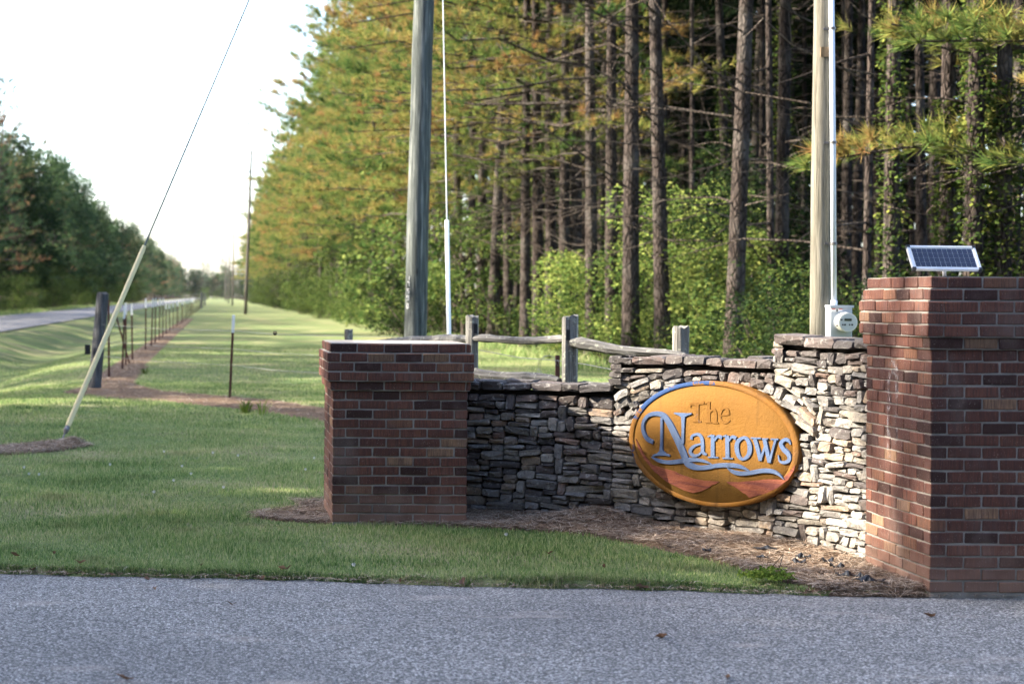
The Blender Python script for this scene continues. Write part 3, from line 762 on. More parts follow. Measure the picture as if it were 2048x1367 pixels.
letter('letter_s', [[(1684, 700, 12), (1666, 664, 28), (1622, 652, 34), (1586, 692, 44), (1612, 748, 48), (1662, 800, 48), (1668, 856, 40), (1620, 882, 30), (1574, 868, 20), (1560, 806, 12)]], B_)
letter('river_ribbon', [[(275, 825, 8), (350, 864, 32), (450, 880, 38), (560, 870, 44), (640, 856, 46), (740, 856, 34), (820, 872, 24), (885, 900, 6)],
                        [(618, 838, 84), (650, 900, 70), (740, 934, 50), (850, 930, 44), (950, 912, 42), (1080, 910, 42), (1180, 926, 34), (1266, 966, 8)],
                        [(1045, 935, 8), (1100, 974, 34), (1180, 994, 40), (1280, 986, 40), (1400, 966, 42), (1500, 972, 36), (1570, 1006, 22), (1618, 1052, 5)]], B_, .014)
def bank(pts):
    m = MB(); uv = [zuv(x, y) for x, y in pts]; n = len(uv)
    m.add([(u, -.0065, z) for u, z in uv] + [(u, .004, z) for u, z in uv], [tuple(range(n))] + [(i, n + i, n + (i + 1) % n, (i + 1) % n) for i in range(n)])
    bmx = bmesh.new(); me = m.mesh('canyon_bank'); bmx.from_mesh(me); bmesh.ops.triangulate(bmx, faces=bmx.faces); bmesh.ops.recalc_face_normals(bmx, faces=bmx.faces); bmx.to_mesh(me); bmx.free()
    return link('canyon_bank', me, MAT['bank'], sign)
bank([(112, 640), (150, 710), (200, 805), (280, 905), (400, 945), (510, 970), (560, 1000), (680, 1040), (800, 1065), (960, 1075), (915, 1102), (880, 1110), (860, 1132), (820, 1150), (780, 1172), (690, 1190), (600, 1162), (430, 1078), (300, 972), (200, 850), (140, 740)])
bank([(1030, 1075), (1150, 1080), (1300, 1065), (1450, 1050), (1590, 1055), (1670, 975), (1728, 905), (1715, 962), (1660, 1052), (1550, 1138), (1420, 1198), (1262, 1238), (1230, 1202), (1200, 1190), (1150, 1150), (1100, 1120), (1050, 1095)])

# ------------------------------------------------------------------ solar panel
q_tl, q_tr, q_bl, q_br = P(1813, 491, 10.66), P(1949, 493, 10.66), P(1828, 538, 10.55), P(1962, 539, 10.55)
pc = (q_tl + q_tr + q_bl + q_br) / 4; ux = ((q_tr - q_tl) + (q_br - q_bl)).normalized(); PW = (q_tr - q_tl).length
uy = ((q_tl - q_bl) + (q_tr - q_br)); uy = (uy - ux * uy.dot(ux)); PH = uy.length / 2; uy.normalize(); uz = ux.cross(uy)
sol = thing('solar_panel', 'small tilted solar panel in a silver frame on the tall brick pillar', 'solar panel', (pc.x, pc.y, CO * 26))
M = Matrix.Translation(pc - Vector((pc.x, pc.y, CO * 26))) @ Matrix((ux, uy, uz)).transposed().to_4x4()
fr = .013; hw, hh = PW / 2, PH / 2; m = MB()
for a, b in (((-hw, -hh, -.018), (hw, -hh + fr, .004)), ((-hw, hh - fr, -.018), (hw, hh, .004)), ((-hw, -hh + fr, -.018), (-hw + fr, hh - fr, .0035)), ((hw - fr, -hh + fr, -.018), (hw, hh - fr, .0035))): m.box(a, b, M)
m.obj('frame', MAT['alum'], sol); MB().box((-hw + fr, -hh + fr, -.012), (hw - fr, hh - fr, -.002), M).obj('backing', MAT['white'], sol)
nx_, ny_ = 12, 4; cw, chh = (PW - 2 * fr - .02) / nx_, (PH - 2 * fr - .014) / ny_
for i in range(nx_):
    for j in range(ny_):
        x = -hw + fr + .01 + i * cw; y = -hh + fr + .007 + j * chh
        MB().box((x + .0012, y + .0012, -.002), (x + cw - .0012, y + chh - .0012, .0), M).obj('cell', MAT['cell'], sol)
for sx_ in (-1, 1):
    for sy_ in (-1, 1): MB().box((sx_ * hw - .022, sy_ * hh - .012, -.02), (sx_ * hw + .022, sy_ * hh + .012, .0055) if False else (sx_ * (hw + .003) + (.022 if sx_ < 0 else 0), sy_ * (hh + .003) + (.014 if sy_ < 0 else 0), .006), Matrix(M)).obj('corner_cap', MAT['black'], sol) if False else \
        MB().box((min(sx_ * (hw + .003), sx_ * (hw - .018)), min(sy_ * (hh + .003), sy_ * (hh - .013)), -.021), (max(sx_ * (hw + .003), sx_ * (hw - .018)), max(sy_ * (hh + .003), sy_ * (hh - .013)), .0065), M).obj('corner_cap', MAT['black'], sol)
loc0 = M @ Vector((.0, 0, -.02)); MB().tube([(loc0.x + .02, loc0.y + .02, -.01), (loc0.x + .016, loc0.y + .02, loc0.z * .5), (loc0.x, loc0.y, loc0.z)], .011, 10).obj('mount_post', MAT['alum'], sol, True)
MB().box((loc0.x - .03, loc0.y - .02, -.004), (loc0.x + .07, loc0.y + .06, .004)).obj('base_plate', MAT['steel'], sol)

# ------------------------------------------------------------------ poles
def pole(label, base, top, r0, r1, mat, name='utility_pole', group=None, seg=14, n=20):
    t = thing(name, label, 'utility pole', base, group); b = Vector(base); d = Vector(top) - b
    q = random.Random(int(base[1])); m = MB(); pts = []; rad = []
    for i in range(seg + 1):
        u = i / seg; pts.append(d * u + Vector((q.uniform(-.006, .006), q.uniform(-.006, .006), 0)) - Vector((0, 0, .3 if i == 0 else 0))); rad.append(r0 + (r1 - r0) * u)
    m.tube(pts, rad, n).obj('shaft', mat, t, True); return t, d
YB = 25.0
pb = P(826, 828, YB); pt = P(871, -852, YB)
bigp, bd_ = pole('thick weathered grey-green utility pole standing behind the low brick pillar', (pb.x, YB, 0), (pt.x, YB, 12.2), .165, .125, MAT['pole'])
ct = MB(); top = bd_
ct.box((-.05, -.24, top.z - .9), (.05, -.12, top.z - .2)); ct.obj('insulator_bracket', MAT['steel'], bigp, loc=(top.x, 0, 0))
MB().tube([(top.x, 0, top.z), (top.x, 0, top.z + .12), (top.x, 0, top.z + .2)], [.03, .05, .025], 10).obj('insulator', MAT['grey'], bigp, True)
# pole number plates: small white digits one above the other
SEG = {'1': 'bc', '7': 'abc', '5': 'afgcd', '9': 'abcdfg', '8': 'abcdefg', '4': 'fgbc'}
SGP = {'a': (0, 1, 1, 1), 'b': (1, 1, 1, .5), 'c': (1, .5, 1, 0), 'd': (0, 0, 1, 0), 'e': (0, 0, 0, .5), 'f': (0, .5, 0, 1), 'g': (0, .5, 1, .5)}
for ch_, py in (('1', 556), ('7', 568), ('5', 582), ('9', 595), ('8', 612)):
    z0 = P(810, py, YB).z; f = z0 / bd_.z; cx_ = bd_.x * f; r = .165 - .04 * f + .002; a0 = math.radians(218)
    m = MB()
    for k in SEG[ch_]:
        u0, v0, u1, v1 = SGP[k]; pr = []
        for u, v in ((u0, v0), (u1, v1)):
            an = a0 + (u - .5) * .20; pr.append(Vector((cx_ + math.cos(an) * r, math.sin(an) * r, z0 + (v - .5) * .06)))
        m.tube(pr, .0045, 5)
    m.obj('number_tag', MAT['white'], bigp)
far_poles = [(491, 162, 15.2), (464.5, 314, 16.0), (457, 413, 15.0), (452, 540, 15.0), (449, 660, 15.0)]
for i, (px, Y, h) in enumerate(far_poles):
    x = (px - PX) * Y / F; z = gzf(x, Y)
    t, d = pole('tall slim dark utility pole standing alone on the mown strip' if i == 0 else 'far utility pole in the line along the lawn', (x, Y, z), (x + .45 if i == 0 else x + .3, Y, z + h), .17, .11, MAT['pole_far'], 'utility_pole', 'poles along the lawn', 6, 10)
    MB().tube([(d.x, 0, d.z), (d.x, 0, d.z + .15), (d.x, 0, d.z + .35)], [.04, .06, .03], 8).obj('insulator', MAT['grey'], t)
    MB().box((d.x - .25, -.1, d.z - 2.1), (d.x - .06, .06, d.z - 1.9)).obj('bracket', MAT['steel'], t)

YS = 16.2                                                     # service pole with conduit and meter
a = P(1640, 700, YS); b = P(1646, 0, YS); dd = (b - a).normalized()
bx_ = a.x + dd.x / dd.z * (0 - a.z); tx_ = a.x + dd.x / dd.z * (7.0 - a.z)
svc, sd_ = pole('pale wooden service pole with a white conduit strapped to its side, behind the wall', (bx_, YS, 0), (tx_, YS, 7.0), .094, .078, MAT['pole_tan'], 'service_pole', None, 10, 20)
cz0 = P(1668, 612, YS - .12).z; cx0 = P(1668, 612, YS - .12).x - bx_; cx1 = P(1664.5, 0, YS - .12).x - bx_
MB().tube([(cx0, -.12, cz0), (cx0 + (cx1 - cx0) * .5, -.12, cz0 + 1.4), (cx1 + (cx1 - cx0) * .8, -.115, 5.9)], .0245, 14).obj('conduit', MAT['conduit'], svc, True)
MB().tube([(cx0, -.12, cz0 - .03), (cx0, -.12, cz0 + .055)], .030, 14).obj('conduit_coupling', MAT['conduit'], svc, True)
for py in (57, 285, 487):
    z = P(1660, py, YS - .12).z; f = (z - cz0) / (P(1664, 0, YS - .12).z - cz0); xx = cx0 + (cx1 - cx0) * f
    MB().tube([(xx, -.12, z - .012), (xx, -.12, z + .012)], .030, 14).box((xx - .075, -.098, z - .010), (xx - .02, -.082, z + .010)).obj('conduit_strap', MAT['steel'], svc)
MB().box((-.05, -.101, P(1647, 107, YS).z - .045), (.04, -.085, P(1647, 107, YS).z + .045)).obj('gain_notch', m_wood('fresh_notch', (.10, .07, .04), (.25, .18, .11), (.33, .25, .17)), svc, loc=((sd_.x / sd_.z) * 3.5, 0, 0))

mb = P(1682, 640, YS - .2)                                    # electricity meter
met = thing('electric_meter', 'grey electricity meter box with a round dial under the white conduit', 'meter', (mb.x, mb.y, 1.12))
zt = P(1682, 611, YS - .2).z - 1.12; z0 = -.02
bevel_o = link('meter_box', bevel_box('meter_box', .20, .15, zt - z0, .006, 0, 0, MAT['grey']), None, met, (-.004, .055, (zt + z0) / 2))
MB().box((-.11, -.028, zt - .018), (.108, .135, zt + .004)).obj('box_lid', MAT['grey'], met)
dz_ = P(1688, 644, YS - .3).z - 1.12; dx_ = .02
def disc(name, r, y0, y1, mat, parent, cx, cz, r2=None):
    return MB().tube([(cx, y0, cz), (cx, (y0 + y1) / 2, cz), (cx, y1, cz)], [r, r, r2 or r], 28).obj(name, mat, parent, False)
disc('meter_ring', .098, -.019, -.034, MAT['grey'], met, dx_, dz_); cov = disc('meter_cover', .089, -.034, -.125, MAT['meterw'], met, dx_, dz_, .086)
disc('dial_face', .076, -.125, -.1285, MAT['meterf'], cov, dx_, dz_)
MB().box((dx_ - .035, -.1325, dz_ + .012), (dx_ + .03, -.128, dz_ + .034)).obj('display', MAT['lcd'], cov)
for (u, v, s_) in ((-.06, .022, .007), (-.05, -.022, .005), (-.03, -.022, .008), (.012, -.022, .005), (.036, -.022, .008), (-.082, -.03, .012)):
    MB().box((dx_ + u - s_, -.1315 if abs(u) < .07 else -.095, dz_ + v - .007), (dx_ + u + s_, -.127 if abs(u) < .07 else -.088, dz_ + v + .007)).obj('mark', MAT['black'], cov)
lab = MB().box((-.095, -.0235, zt - .056), (.005, -.0195, zt - .026)).obj('warning_label', MAT['white'], met)
MB().box((-.095, -.0255, zt - .034), (-.06, -.0235, zt - .026)).obj('label_print', MAT['redt'], lab); MB().box((-.03, -.0255, zt - .034), (.005, -.0235, zt - .026)).obj('label_print', MAT['redt'], lab)
MB().box((-.052, -.0257, zt - .054), (-.038, -.0235, zt - .030)).obj('label_symbol', MAT['black'], lab)

# guy wires
def guy(label, anchor, top, g_len, g_r, gmat, w_r, open_back, wmat='guy'):
    t = thing('guy_wire', label, 'guy wire', anchor); a = Vector((0, 0, 0)); d = (Vector(top) - Vector(anchor)); L = d.length; u = d / L
    MB().tube([-u * .3, u * .16], .010, 8).obj('anchor_rod', MAT['steel'], t)
    s_ = u.cross(Vector((0, 1, 0))).normalized()
    MB().tube([u * .13, u * .17, u * .24], [.02, .034, .024], 8).obj('thimble', MAT['steel'], t)
    MB().tube([u * .2, u * L], w_r, 6).obj('wire', MAT[wmat], t)
    if open_back:
        n = 10; m = MB(); o2 = u.cross(s_); V = []; Fc = []
        for i, (z, r) in enumerate(((.22, g_r), (g_len * .98, g_r * .9), (g_len, g_r * .75))):
            for ring in (1.0, .82):
                for k in range(n + 1):
                    an = -.35 + (math.pi + 1.2) * k / n; V.append(tuple(u * z + (s_ * math.cos(an) + o2 * math.sin(an)) * r * ring))
        st = 2 * (n + 1)
        for i in range(2):
            for k in range(n):
                b = i * st + k; Fc += [(b, b + 1, b + st + 1, b + st), (b + n + 1, b + st + n + 1, b + st + n + 2, b + n + 2)]
            b = i * st; Fc += [(b, b + st, b + st + n + 1, b + n + 1), (b + n, b + 2 * n + 1, b + st + 2 * n + 1, b + st + n)]
        m.add(V, Fc).obj('guard', gmat, t, True)
    else: MB().tube([u * .1, u * g_len], g_r, 12).obj('guard', gmat, t, True)
ga = G(121, 886); ptop = Vector((pt.x, YB, 11.9))
def fit_top(anchor, px, py):
    """height on the pole at which a wire from the anchor passes through the given picture point"""
    return min((abs((lambda p: min(math.hypot(PX + F * q.x / q.y - px, PY + .007 * (px - PX) - F * (q.z - EYE) / q.y - py) for q in [anchor + (p - anchor) * (i / 200) for i in range(201)]))(Vector((pb.x + (pt.x - pb.x) * z / 12.2, YB, z)))), z) for z in np.linspace(8, 12.2, 43))[1]
zt_ = fit_top(ga, 475, 0)
guy('guy wire in a split yellow guard slanting up from the lawn', ga, (pb.x + (pt.x - pb.x) * zt_ / 12.2, YB, zt_), 2.62, .032, MAT['guard'], .011, True)
gw = P(903, 760, 19.5); guy('steep guy wire in a white guard just behind the low brick pillar', (gw.x, 19.5, gzf(gw.x, 19.5)), (pt.x, YB, 11.9), P(891, 447, 20.3).z + .32, .026, MAT['guard_w'], .0075, False, 'grey')

# ------------------------------------------------------------------ split-rail fence behind the wall
srf = thing('split_rail_fence', 'weathered grey split-rail fence behind the stone wall', 'fence', (2.2, 15.5, 0)); SR = Vector((2.2, 15.5, 0))
def rough_post(px, ptop_, w_px, Y, name='post', seed=0, lean=0, mat='rail_v', parent=srf, org=SR, r_=None):
    tp = P(px, ptop_, Y); r = w_px * Y / F / 2; q = random.Random(seed); m = MB(); n = 14; seg = 8
    out = [1 + q.uniform(-.13, .10) for _ in range(n)]; zb = gzf(tp.x, Y) - .15
    for i in range(seg + 1):
        u = i / seg; z = zb + (tp.z - zb) * u
        for k in range(n):
            a_ = 2 * math.pi * k / n; sq = 1.0 / max(abs(math.cos(a_)), abs(math.sin(a_))) ** .55
            rr = r * out[k] * sq * .93 * (1 + .03 * math.sin(u * 7 + k)); m.v.append((tp.x + lean * (u - 1) + math.cos(a_) * rr - org.x, Y + math.sin(a_) * rr * .85 - org.y, z + (q.uniform(-.02, .012) if i == seg else 0)))
    for i in range(seg):
        for k in range(n): m.f.append((i * n + k, i * n + (k + 1) % n, (i + 1) * n + (k + 1) % n, (i + 1) * n + k))
    e = seg * n; m.v.append((tp.x - org.x, Y - org.y, tp.z - .004)); c = len(m.v) - 1
    for k in range(n): m.f.append((e + k, e + (k + 1) % n, c))
    return m.obj(name, MAT[mat], parent)
def rail(p0, p1, h0, h1, dp, seed):
    """split rail: ragged wedge section along its length, local x = length so the grain follows"""
    q = random.Random(seed); d = p1 - p0; L = d.length; m = MB(); n = 12; k = 8
    sec = [(math.cos(2 * math.pi * j / k), math.sin(2 * math.pi * j / k)) for j in range(k)]; wob = [[q.uniform(-.14, .14) for _ in range(k)] for _ in range(n + 1)]
    for i in range(n + 1):
        u = i / n; h = (h0 + (h1 - h0) * u) * (.62 if i in (0, n) else 1); lo = wob[i]
        for j, (c_, s_) in enumerate(sec): m.v.append((u * L, c_ * dp / 2 * (1 + lo[j] * .6), (s_ * h / 2) * (1 + lo[j]) + .012 * math.sin(u * 6 + seed)))
    for i in range(n):
        for j in range(k): m.f.append((i * k + j, i * k + (j + 1) % k, (i + 1) * k + (j + 1) % k, (i + 1) * k + j))
    m.f.append(tuple(range(k))[::-1]); m.f.append(tuple(n * k + j for j in range(k)))
    return m.obj('rail', MAT['rail'], srf, False, p0 - SR, d.to_track_quat('X', 'Z').to_euler())
YA, YBp, YC, YD = 15.9, 14.9, 14.3, 21.5
rough_post(945, 631, 27, YA, 'post', 1); rough_post(1140, 631, 33, YBp, 'post', 2); rough_post(1362, 652, 34, YC, 'post', 3); rough_post(698, 659, 18, YD, 'post', 4)
for (px, Y, py, hh_) in ((951, YA, 660, .055), (1136, YBp, 673, .06)):
    c_ = P(px, py, Y - .068); MB().box((c_.x - .016 - SR.x, c_.y - SR.y, c_.z - .03), (c_.x + .016 - SR.x, c_.y + .02 - SR.y, c_.z + .06)).obj('mortise', MAT['black'], srf)  # black block for the hollow, its shade given as colour
rail(P(948, 679, YA - .03), P(1136, 678, YBp + .03), .070, .062, .06, 1)
rail(P(1143, 686, YBp - .05), P(1372, 712, YC - .1), .115, .045, .08, 2)
rail(P(938, 745, YA), P(1120, 762, YBp + .03), .10, .08, .08, 3)
rail(P(700, 690, YD), P(942, 676, YA + .03), .10, .085, .08, 4)
rail(P(1150, 770, YBp), P(1372, 790, YC), .10, .08, .08, 5)

# ------------------------------------------------------------------ wire fence along the lawn
wf = thing('wire_fence', 'wire fence on rusty white-tipped steel posts running along the road', 'fence', (-2.2, 31.9, 0)); WO = Vector((-2.2, 31.9, 0))
cp = G(192, 776); FX = cp.x
def log_post(px_t, py_t, base, r, name, mat, seed):
    tp = P(px_t, py_t, base.y); q = random.Random(seed); m = MB(); n = 16; seg = 10; fl = [1 + q.uniform(-.12, .12) for _ in range(n)]
    for i in range(seg + 1):
        u = i / seg; c = base.lerp(tp, u)
        for k in range(n):
            a_ = 2 * math.pi * k / n; rr = r * fl[k] * (1.04 - .08 * u); m.v.append((c.x + math.cos(a_) * rr - WO.x, c.y + math.sin(a_) * rr - WO.y, c.z - (.15 if i == 0 else 0) + (q.uniform(-.03, .02) if i == seg else 0)))
    for i in range(seg):
        for k in range(n): m.f.append((i * n + k, i * n + (k + 1) % n, (i + 1) * n + (k + 1) % n, (i + 1) * n + k))
    m.f.append(tuple(seg * n + k for k in range(n))); return m.obj(name, MAT[mat], wf)
cpo = log_post(206, 585, Vector((cp.x - .03, cp.y, gzf(cp.x, cp.y))), .115, 'corner_post', 'oldpost', 9); cpo['label'] = 'thick leaning weathered wooden corner post'
tmesh = {}
def tpost(x, y, h, lean=(0, 0), whole=None):
    z = gzf(x, y); p0 = Vector((x, y, z - .1)) - WO; p1 = Vector((x + lean[0], y + lean[1], z + h)) - WO
    def prof(a_, b_, k, nm, mat, par):
        d = b_ - a_; m = MB(); w = .024 * k
        Mx = Matrix.Translation(a_) @ d.to_track_quat('Z', 'Y').to_matrix().to_4x4()
        m.box((-w, -.004 * k, 0), (w, .004 * k, d.length), Mx); m.box((-.004 * k, -.038 * k, 0), (.004 * k, -.0042 * k, d.length), Mx); return m.obj(nm, MAT[mat], par)
    pw = prof(p0, p1, 1, 'fence_post', 'tpost', wf)
    if whole is None: prof(p0.lerp(p1, 1 - .27 / h), p1 + (p1 - p0) * .004, 1.12, 'white_tip', 'white', pw)
tb = G(457, 796); tt = P(465, 630, tb.y); tpost(tb.x, tb.y, tt.z - gzf(tb.x, tb.y), (tt.x - tb.x, 0))
base_px = [(221, 746, 0), (244, 731, 1), (254, 721, 1), (267, 707, 1), (293, 684, 1), (302, 674, 1), (310, 667, 1), (318, 662, 1), (325, 657, 1)]
tops = {221: 600, 244: 612, 254: 606, 267: 608, 293: 595, 302: 594, 310: 592, 318: 591, 325: 590}
last = 0; posts_y = []
for px, py, w in base_px:
    y = FX * F / (px - PX); 
    tp = P(px + 3, tops[px], y); h = max(1.25, tp.z - gzf(FX, y)); posts_y.append(y)
    tpost(FX, y, min(h, 1.6), (random.Random(px).uniform(-.05, .05), 0), None if w else False)
y = posts_y[-1]
while y < 225: y += 6.0; posts_y.append(y); tpost(FX, y, 1.42 + random.Random(int(y)).uniform(-.06, .06), (random.Random(int(y)).uniform(-.06, .06), 0), None if y < 170 else False)
y0 = FX * F / (270 - PX); tpost(FX + .06, y0 - 3, 1.35, (-.42, 0), False)
for y in (240, 300): log_post(PX + FX * F / y + 1, P(0, 0, 1).z * 0 + (597 - 1.4 * F / y * .35 - 6), Vector((FX, y, gzf(FX, y))), .16, 'wooden_post', 'oldpost', int(y))
for h in (.35, .62, .9, 1.18):
    m = MB(); pts = [(FX - WO.x, y - WO.y, gzf(FX, y) + h + .01 * math.sin(y)) for y in [cp.y] + posts_y + [300]]; m.tube(pts, .0026, 4, False).obj('wire', MAT['wire'], wf)
for zf_ in (.55, .82, 1.12):                                  # strands across to the pole side
    p0 = Vector((cp.x, cp.y, zf_ + .05)); p1 = Vector((tb.x + .05, tb.y - .03, zf_)); p2 = Vector((1.6, 26.6, zf_ - .02)); p3 = Vector((pb.x - .15, YB, zf_ + .0))
    MB().tube([p - WO for p in (p0, p0.lerp(p1, .5) - Vector((0, 0, .03)), p1, p1.lerp(p2, .5) - Vector((0, 0, .02)), p2, p3)], .003, 4, False).obj('wire', MAT['wire'], wf)
ins_ = MB().box((-.20, -.14, .62), (-.10, -.06, .80)).obj('insulator', MAT['black'], wf, loc=(cp.x - WO.x, cp.y - WO.y, 0))
# coil and strand beside the rail fence, with a short steel post
lf = thing('wire_strand', 'loose coil of fence wire hung on a short rusty post behind the rail fence', 'wire', (3.6, 17.6, 0)); LO = Vector((3.6, 17.6, 0))
p0 = P(1115, 710, 17.6); MB().box((p0.x - .02 - LO.x, -.02, -.1), (p0.x + .02 - LO.x, .02, p0.z)).obj('stub_post', MAT['tpost'], lf)
pts = [P(960, 700, 18.2), P(1040, 715, 17.9), P(1110, 720, 17.6), P(1170, 728, 17.2), P(1230, 740, 16.8)]; MB().tube([p - LO for p in pts], .004, 5, False).obj('strand', MAT['wire'], lf)
pts = []
for i in range(70):
    an = i * .34; r = 26 - (i % 19) * .5; v = P(1098 + math.cos(an) * r + 4 * math.sin(i * .2), 731 + math.sin(an) * r * 1.05, 17.6 + .05 * math.sin(i)); pts.append(v - LO)
MB().tube(pts, .0018, 4, False).obj('coil', MAT['wire'], lf)

# ------------------------------------------------------------------ vegetation builders
def frames(D, rs):
    D = D / np.linalg.norm(D, axis=1)[:, None]; h = rs.normal(0, 1, D.shape); h -= D * (h * D).sum(1)[:, None]; h /= np.linalg.norm(h, axis=1)[:, None]
    return np.stack([h, np.cross(D, h), D], 2)          # columns x, y, z

def tuft_template(n, ln, w, rs, spread=1.15):
    V = []; 
    for k in range(n):
        a_ = rs.uniform(0, 2 * np.pi); t_ = rs.uniform(.15, spread); d = np.array([np.sin(t_) * np.cos(a_), np.sin(t_) * np.sin(a_), np.cos(t_)]); s = np.cross(d, rs.normal(0, 1, 3)); s /= np.linalg.norm(s)
        o = np.array([0, 0, rs.uniform(-.3, .1) * ln]); L = ln * rs.uniform(.75, 1.1)
        V += [o - s * w, o + s * w, o + d * L]
    return np.array(V)

def inst(T, pos, D, scl, rs):
    Rm = frames(D, rs); V = np.einsum('nij,kj->nki', Rm, T) * scl[:, None, None] + pos[:, None, :]
    m = V.shape[0] * V.shape[1]; return V.reshape(-1, 3), np.arange(m).reshape(-1, 3)

def leaf_mesh(name, pos, size, rs, updir=.6):
    """folded leaves: two triangles each"""
    n = len(pos); d = rs.normal(0, 1, (n, 3)); d[:, 2] = d[:, 2] * .5 - .15; d /= np.linalg.norm(d, axis=1)[:, None]
    nn = rs.normal(0, 1, (n, 3)); nn[:, 2] = np.abs(nn[:, 2]) + updir; s = np.cross(d, nn); s /= np.linalg.norm(s, axis=1)[:, None]; u = np.cross(s, d)
    L = (size * rs.uniform(.6, 1.25, n))[:, None]; A = pos; C = pos + d * L; B = pos + d * L * .45 + s * L * .36 + u * L * .06; E = pos + d * L * .45 - s * L * .36 + u * L * .06
    V = np.stack([A, B, C, E], 1).reshape(-1, 3); b = np.arange(n) * 4
    return tri_mesh(name, V, np.concatenate([np.stack([b, b + 1, b + 2], 1), np.stack([b, b + 2, b + 3], 1)]))

def pine(seed, H, r0, zb, L0, bias, needle, wn, n_need, n_limb, per, nm, ivy=0, dead=8, leanx=0.0):
    """prototype meshes of one pine: trunk, limbs, crown (and ivy)"""
    rs = NR(seed); w1, w2, a1 = rs.uniform(.2, .5), rs.uniform(.1, .25), rs.uniform(0, 6)
    def ax(z): u = z / H; return np.array([leanx * u + .22 * np.sin(u * 5 * w1 + a1) - .22 * np.sin(a1), .18 * np.sin(u * 7 * w2), z])
    tr = MB(); zz = [-.3, .15, .6, 2, 4, 6.5, 9, 12, 15, 18, 21, H - .3]; zz = [z for z in zz if z < H - 1] + [H - .2]
    tr.tube([ax(z) for z in zz], [r0 * (1.28 if z < .2 else 1.1 if z < .8 else 1) * (1 - .82 * max(z, 0) / H) for z in zz], 11, False)
    lm = MB(); tp, td, ts = [], [], []
    for i in range(n_limb):
        t = (i + rs.uniform(0, .8)) / n_limb; z = zb + (H - zb) * t ** .92; az = i * 2.39996 + rs.uniform(-.5, .5); side = -np.cos(az)
        L = L0 * (1 - t) ** .7 * rs.uniform(.65, 1.15) * (1 + bias * side) + .5
        if L < .6: L = .6
        el = -.12 + .95 * t + rs.uniform(-.12, .15); dv = np.array([np.cos(az) * np.cos(el), np.sin(az) * np.cos(el), np.sin(el)]); b = ax(z); dr = rs.uniform(-.02, .10) * (1 - t)
        pts = [b + dv * L * u + np.array([0, 0, -dr * L * u * u * 1.6 + .12 * L * max(0, u - .6)]) + rs.normal(0, .02 * L, 3) * (u > 0) for u in (0, .25, .5, .75, 1)]
        lm.tube(pts, [.010 + .0065 * L * k for k in (1, .8, .6, .4, .15)], 5, False)
        lat = np.cross(dv, [0, 0, 1]); lat /= np.linalg.norm(lat) + 1e-6
        m = max(4, int(per * L / L0))
        for k in range(m):
            u = rs.uniform(.22, 1.02) ** .8; f = min(u, .999) * 4; j = int(f); c = np.array(pts[j]) * (1 - f + j) + np.array(pts[j + 1]) * (f - j)
            off = rs.normal(0, .17 * L * (1.15 - .6 * u)); q_ = c + lat * off + dv * abs(off) * .5 + np.array([0, 0, rs.uniform(-.05, .28)])
            tp.append(q_); dd_ = dv * .7 + lat * np.sign(off) * .5 + np.array([0, 0, rs.uniform(.1, .9)]); td.append(dd_); ts.append(rs.uniform(.75, 1.25))
            if k % 2 == 0: lm.tube([c, (c + q_) / 2 + rs.normal(0, .03, 3), q_], [.010, .007, .004], 3, False)
    for i in range(dead):
        z = rs.uniform(2.6, zb + 2); az = rs.uniform(0, 6.28) if rs.uniform() < .5 else rs.uniform(2.2, 4.3); L = rs.uniform(.8, 3.4) * (1.35 if dead > 10 else 1); dv = np.array([np.cos(az), np.sin(az), rs.uniform(-.2, .5)]); b = ax(z); pts = [b]
        for k in range(4): pts.append(pts[-1] + (dv + rs.normal(0, .16, 3) + np.array([0, 0, -.06 * k])) * L / 4)
        lm.tube(pts, [.027, .021, .016, .010, .004] if dead > 10 else [.020, .016, .012, .008, .003], 5, False)
        for k in (2, 3):
            e = pts[k] + (dv + rs.normal(0, .6, 3)) * L * .3; lm.tube([pts[k], e], [.009, .003], 3, False)
    T = tuft_template(n_need, needle, wn, rs); V, Fc = inst(T, np.array(tp), np.array(td), np.array(ts), rs)
    out = dict(trunk=tr.mesh('trunk', True), limbs=lm.mesh('limbs'), crown=tri_mesh('crown', V, Fc))
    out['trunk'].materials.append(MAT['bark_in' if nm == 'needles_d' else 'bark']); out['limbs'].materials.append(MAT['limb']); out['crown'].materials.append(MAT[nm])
    if ivy:
        hz_ = rs.uniform(3.5, 9); n = int(ivy); z = hz_ * rs.uniform(0, 1, n) ** .85; a_ = rs.uniform(0, 6.28, n); r = r0 * 1.05 + np.abs(rs.normal(0, .075, n)) * (1.2 - z / hz_ * .7)
        c = np.array([ax(k) for k in z]); pos = c + np.stack([np.cos(a_) * r, np.sin(a_) * r, 0 * z], 1); out['ivy'] = leaf_mesh('ivy', pos, .085, rs); out['ivy'].materials.append(MAT['ivy'])
    return out

def place(proto, name, label, cat, group, x, y, rz=0.0, s=1.0, z=None):
    t = thing(name, label, cat, (x, y, gzf(x, y) if z is None else z), group, (rj.gauss(0, .011), rj.gauss(0, .013), rz) if 'trunk' in proto else (0, 0, rz)); t.scale = (s, s, s)
    for k, me in proto.items():
        o = bpy.data.objects.new(k, me); COL.objects.link(o); o.parent = t
        if k != 'trunk': o['kind'] = 'stuff'
    return t

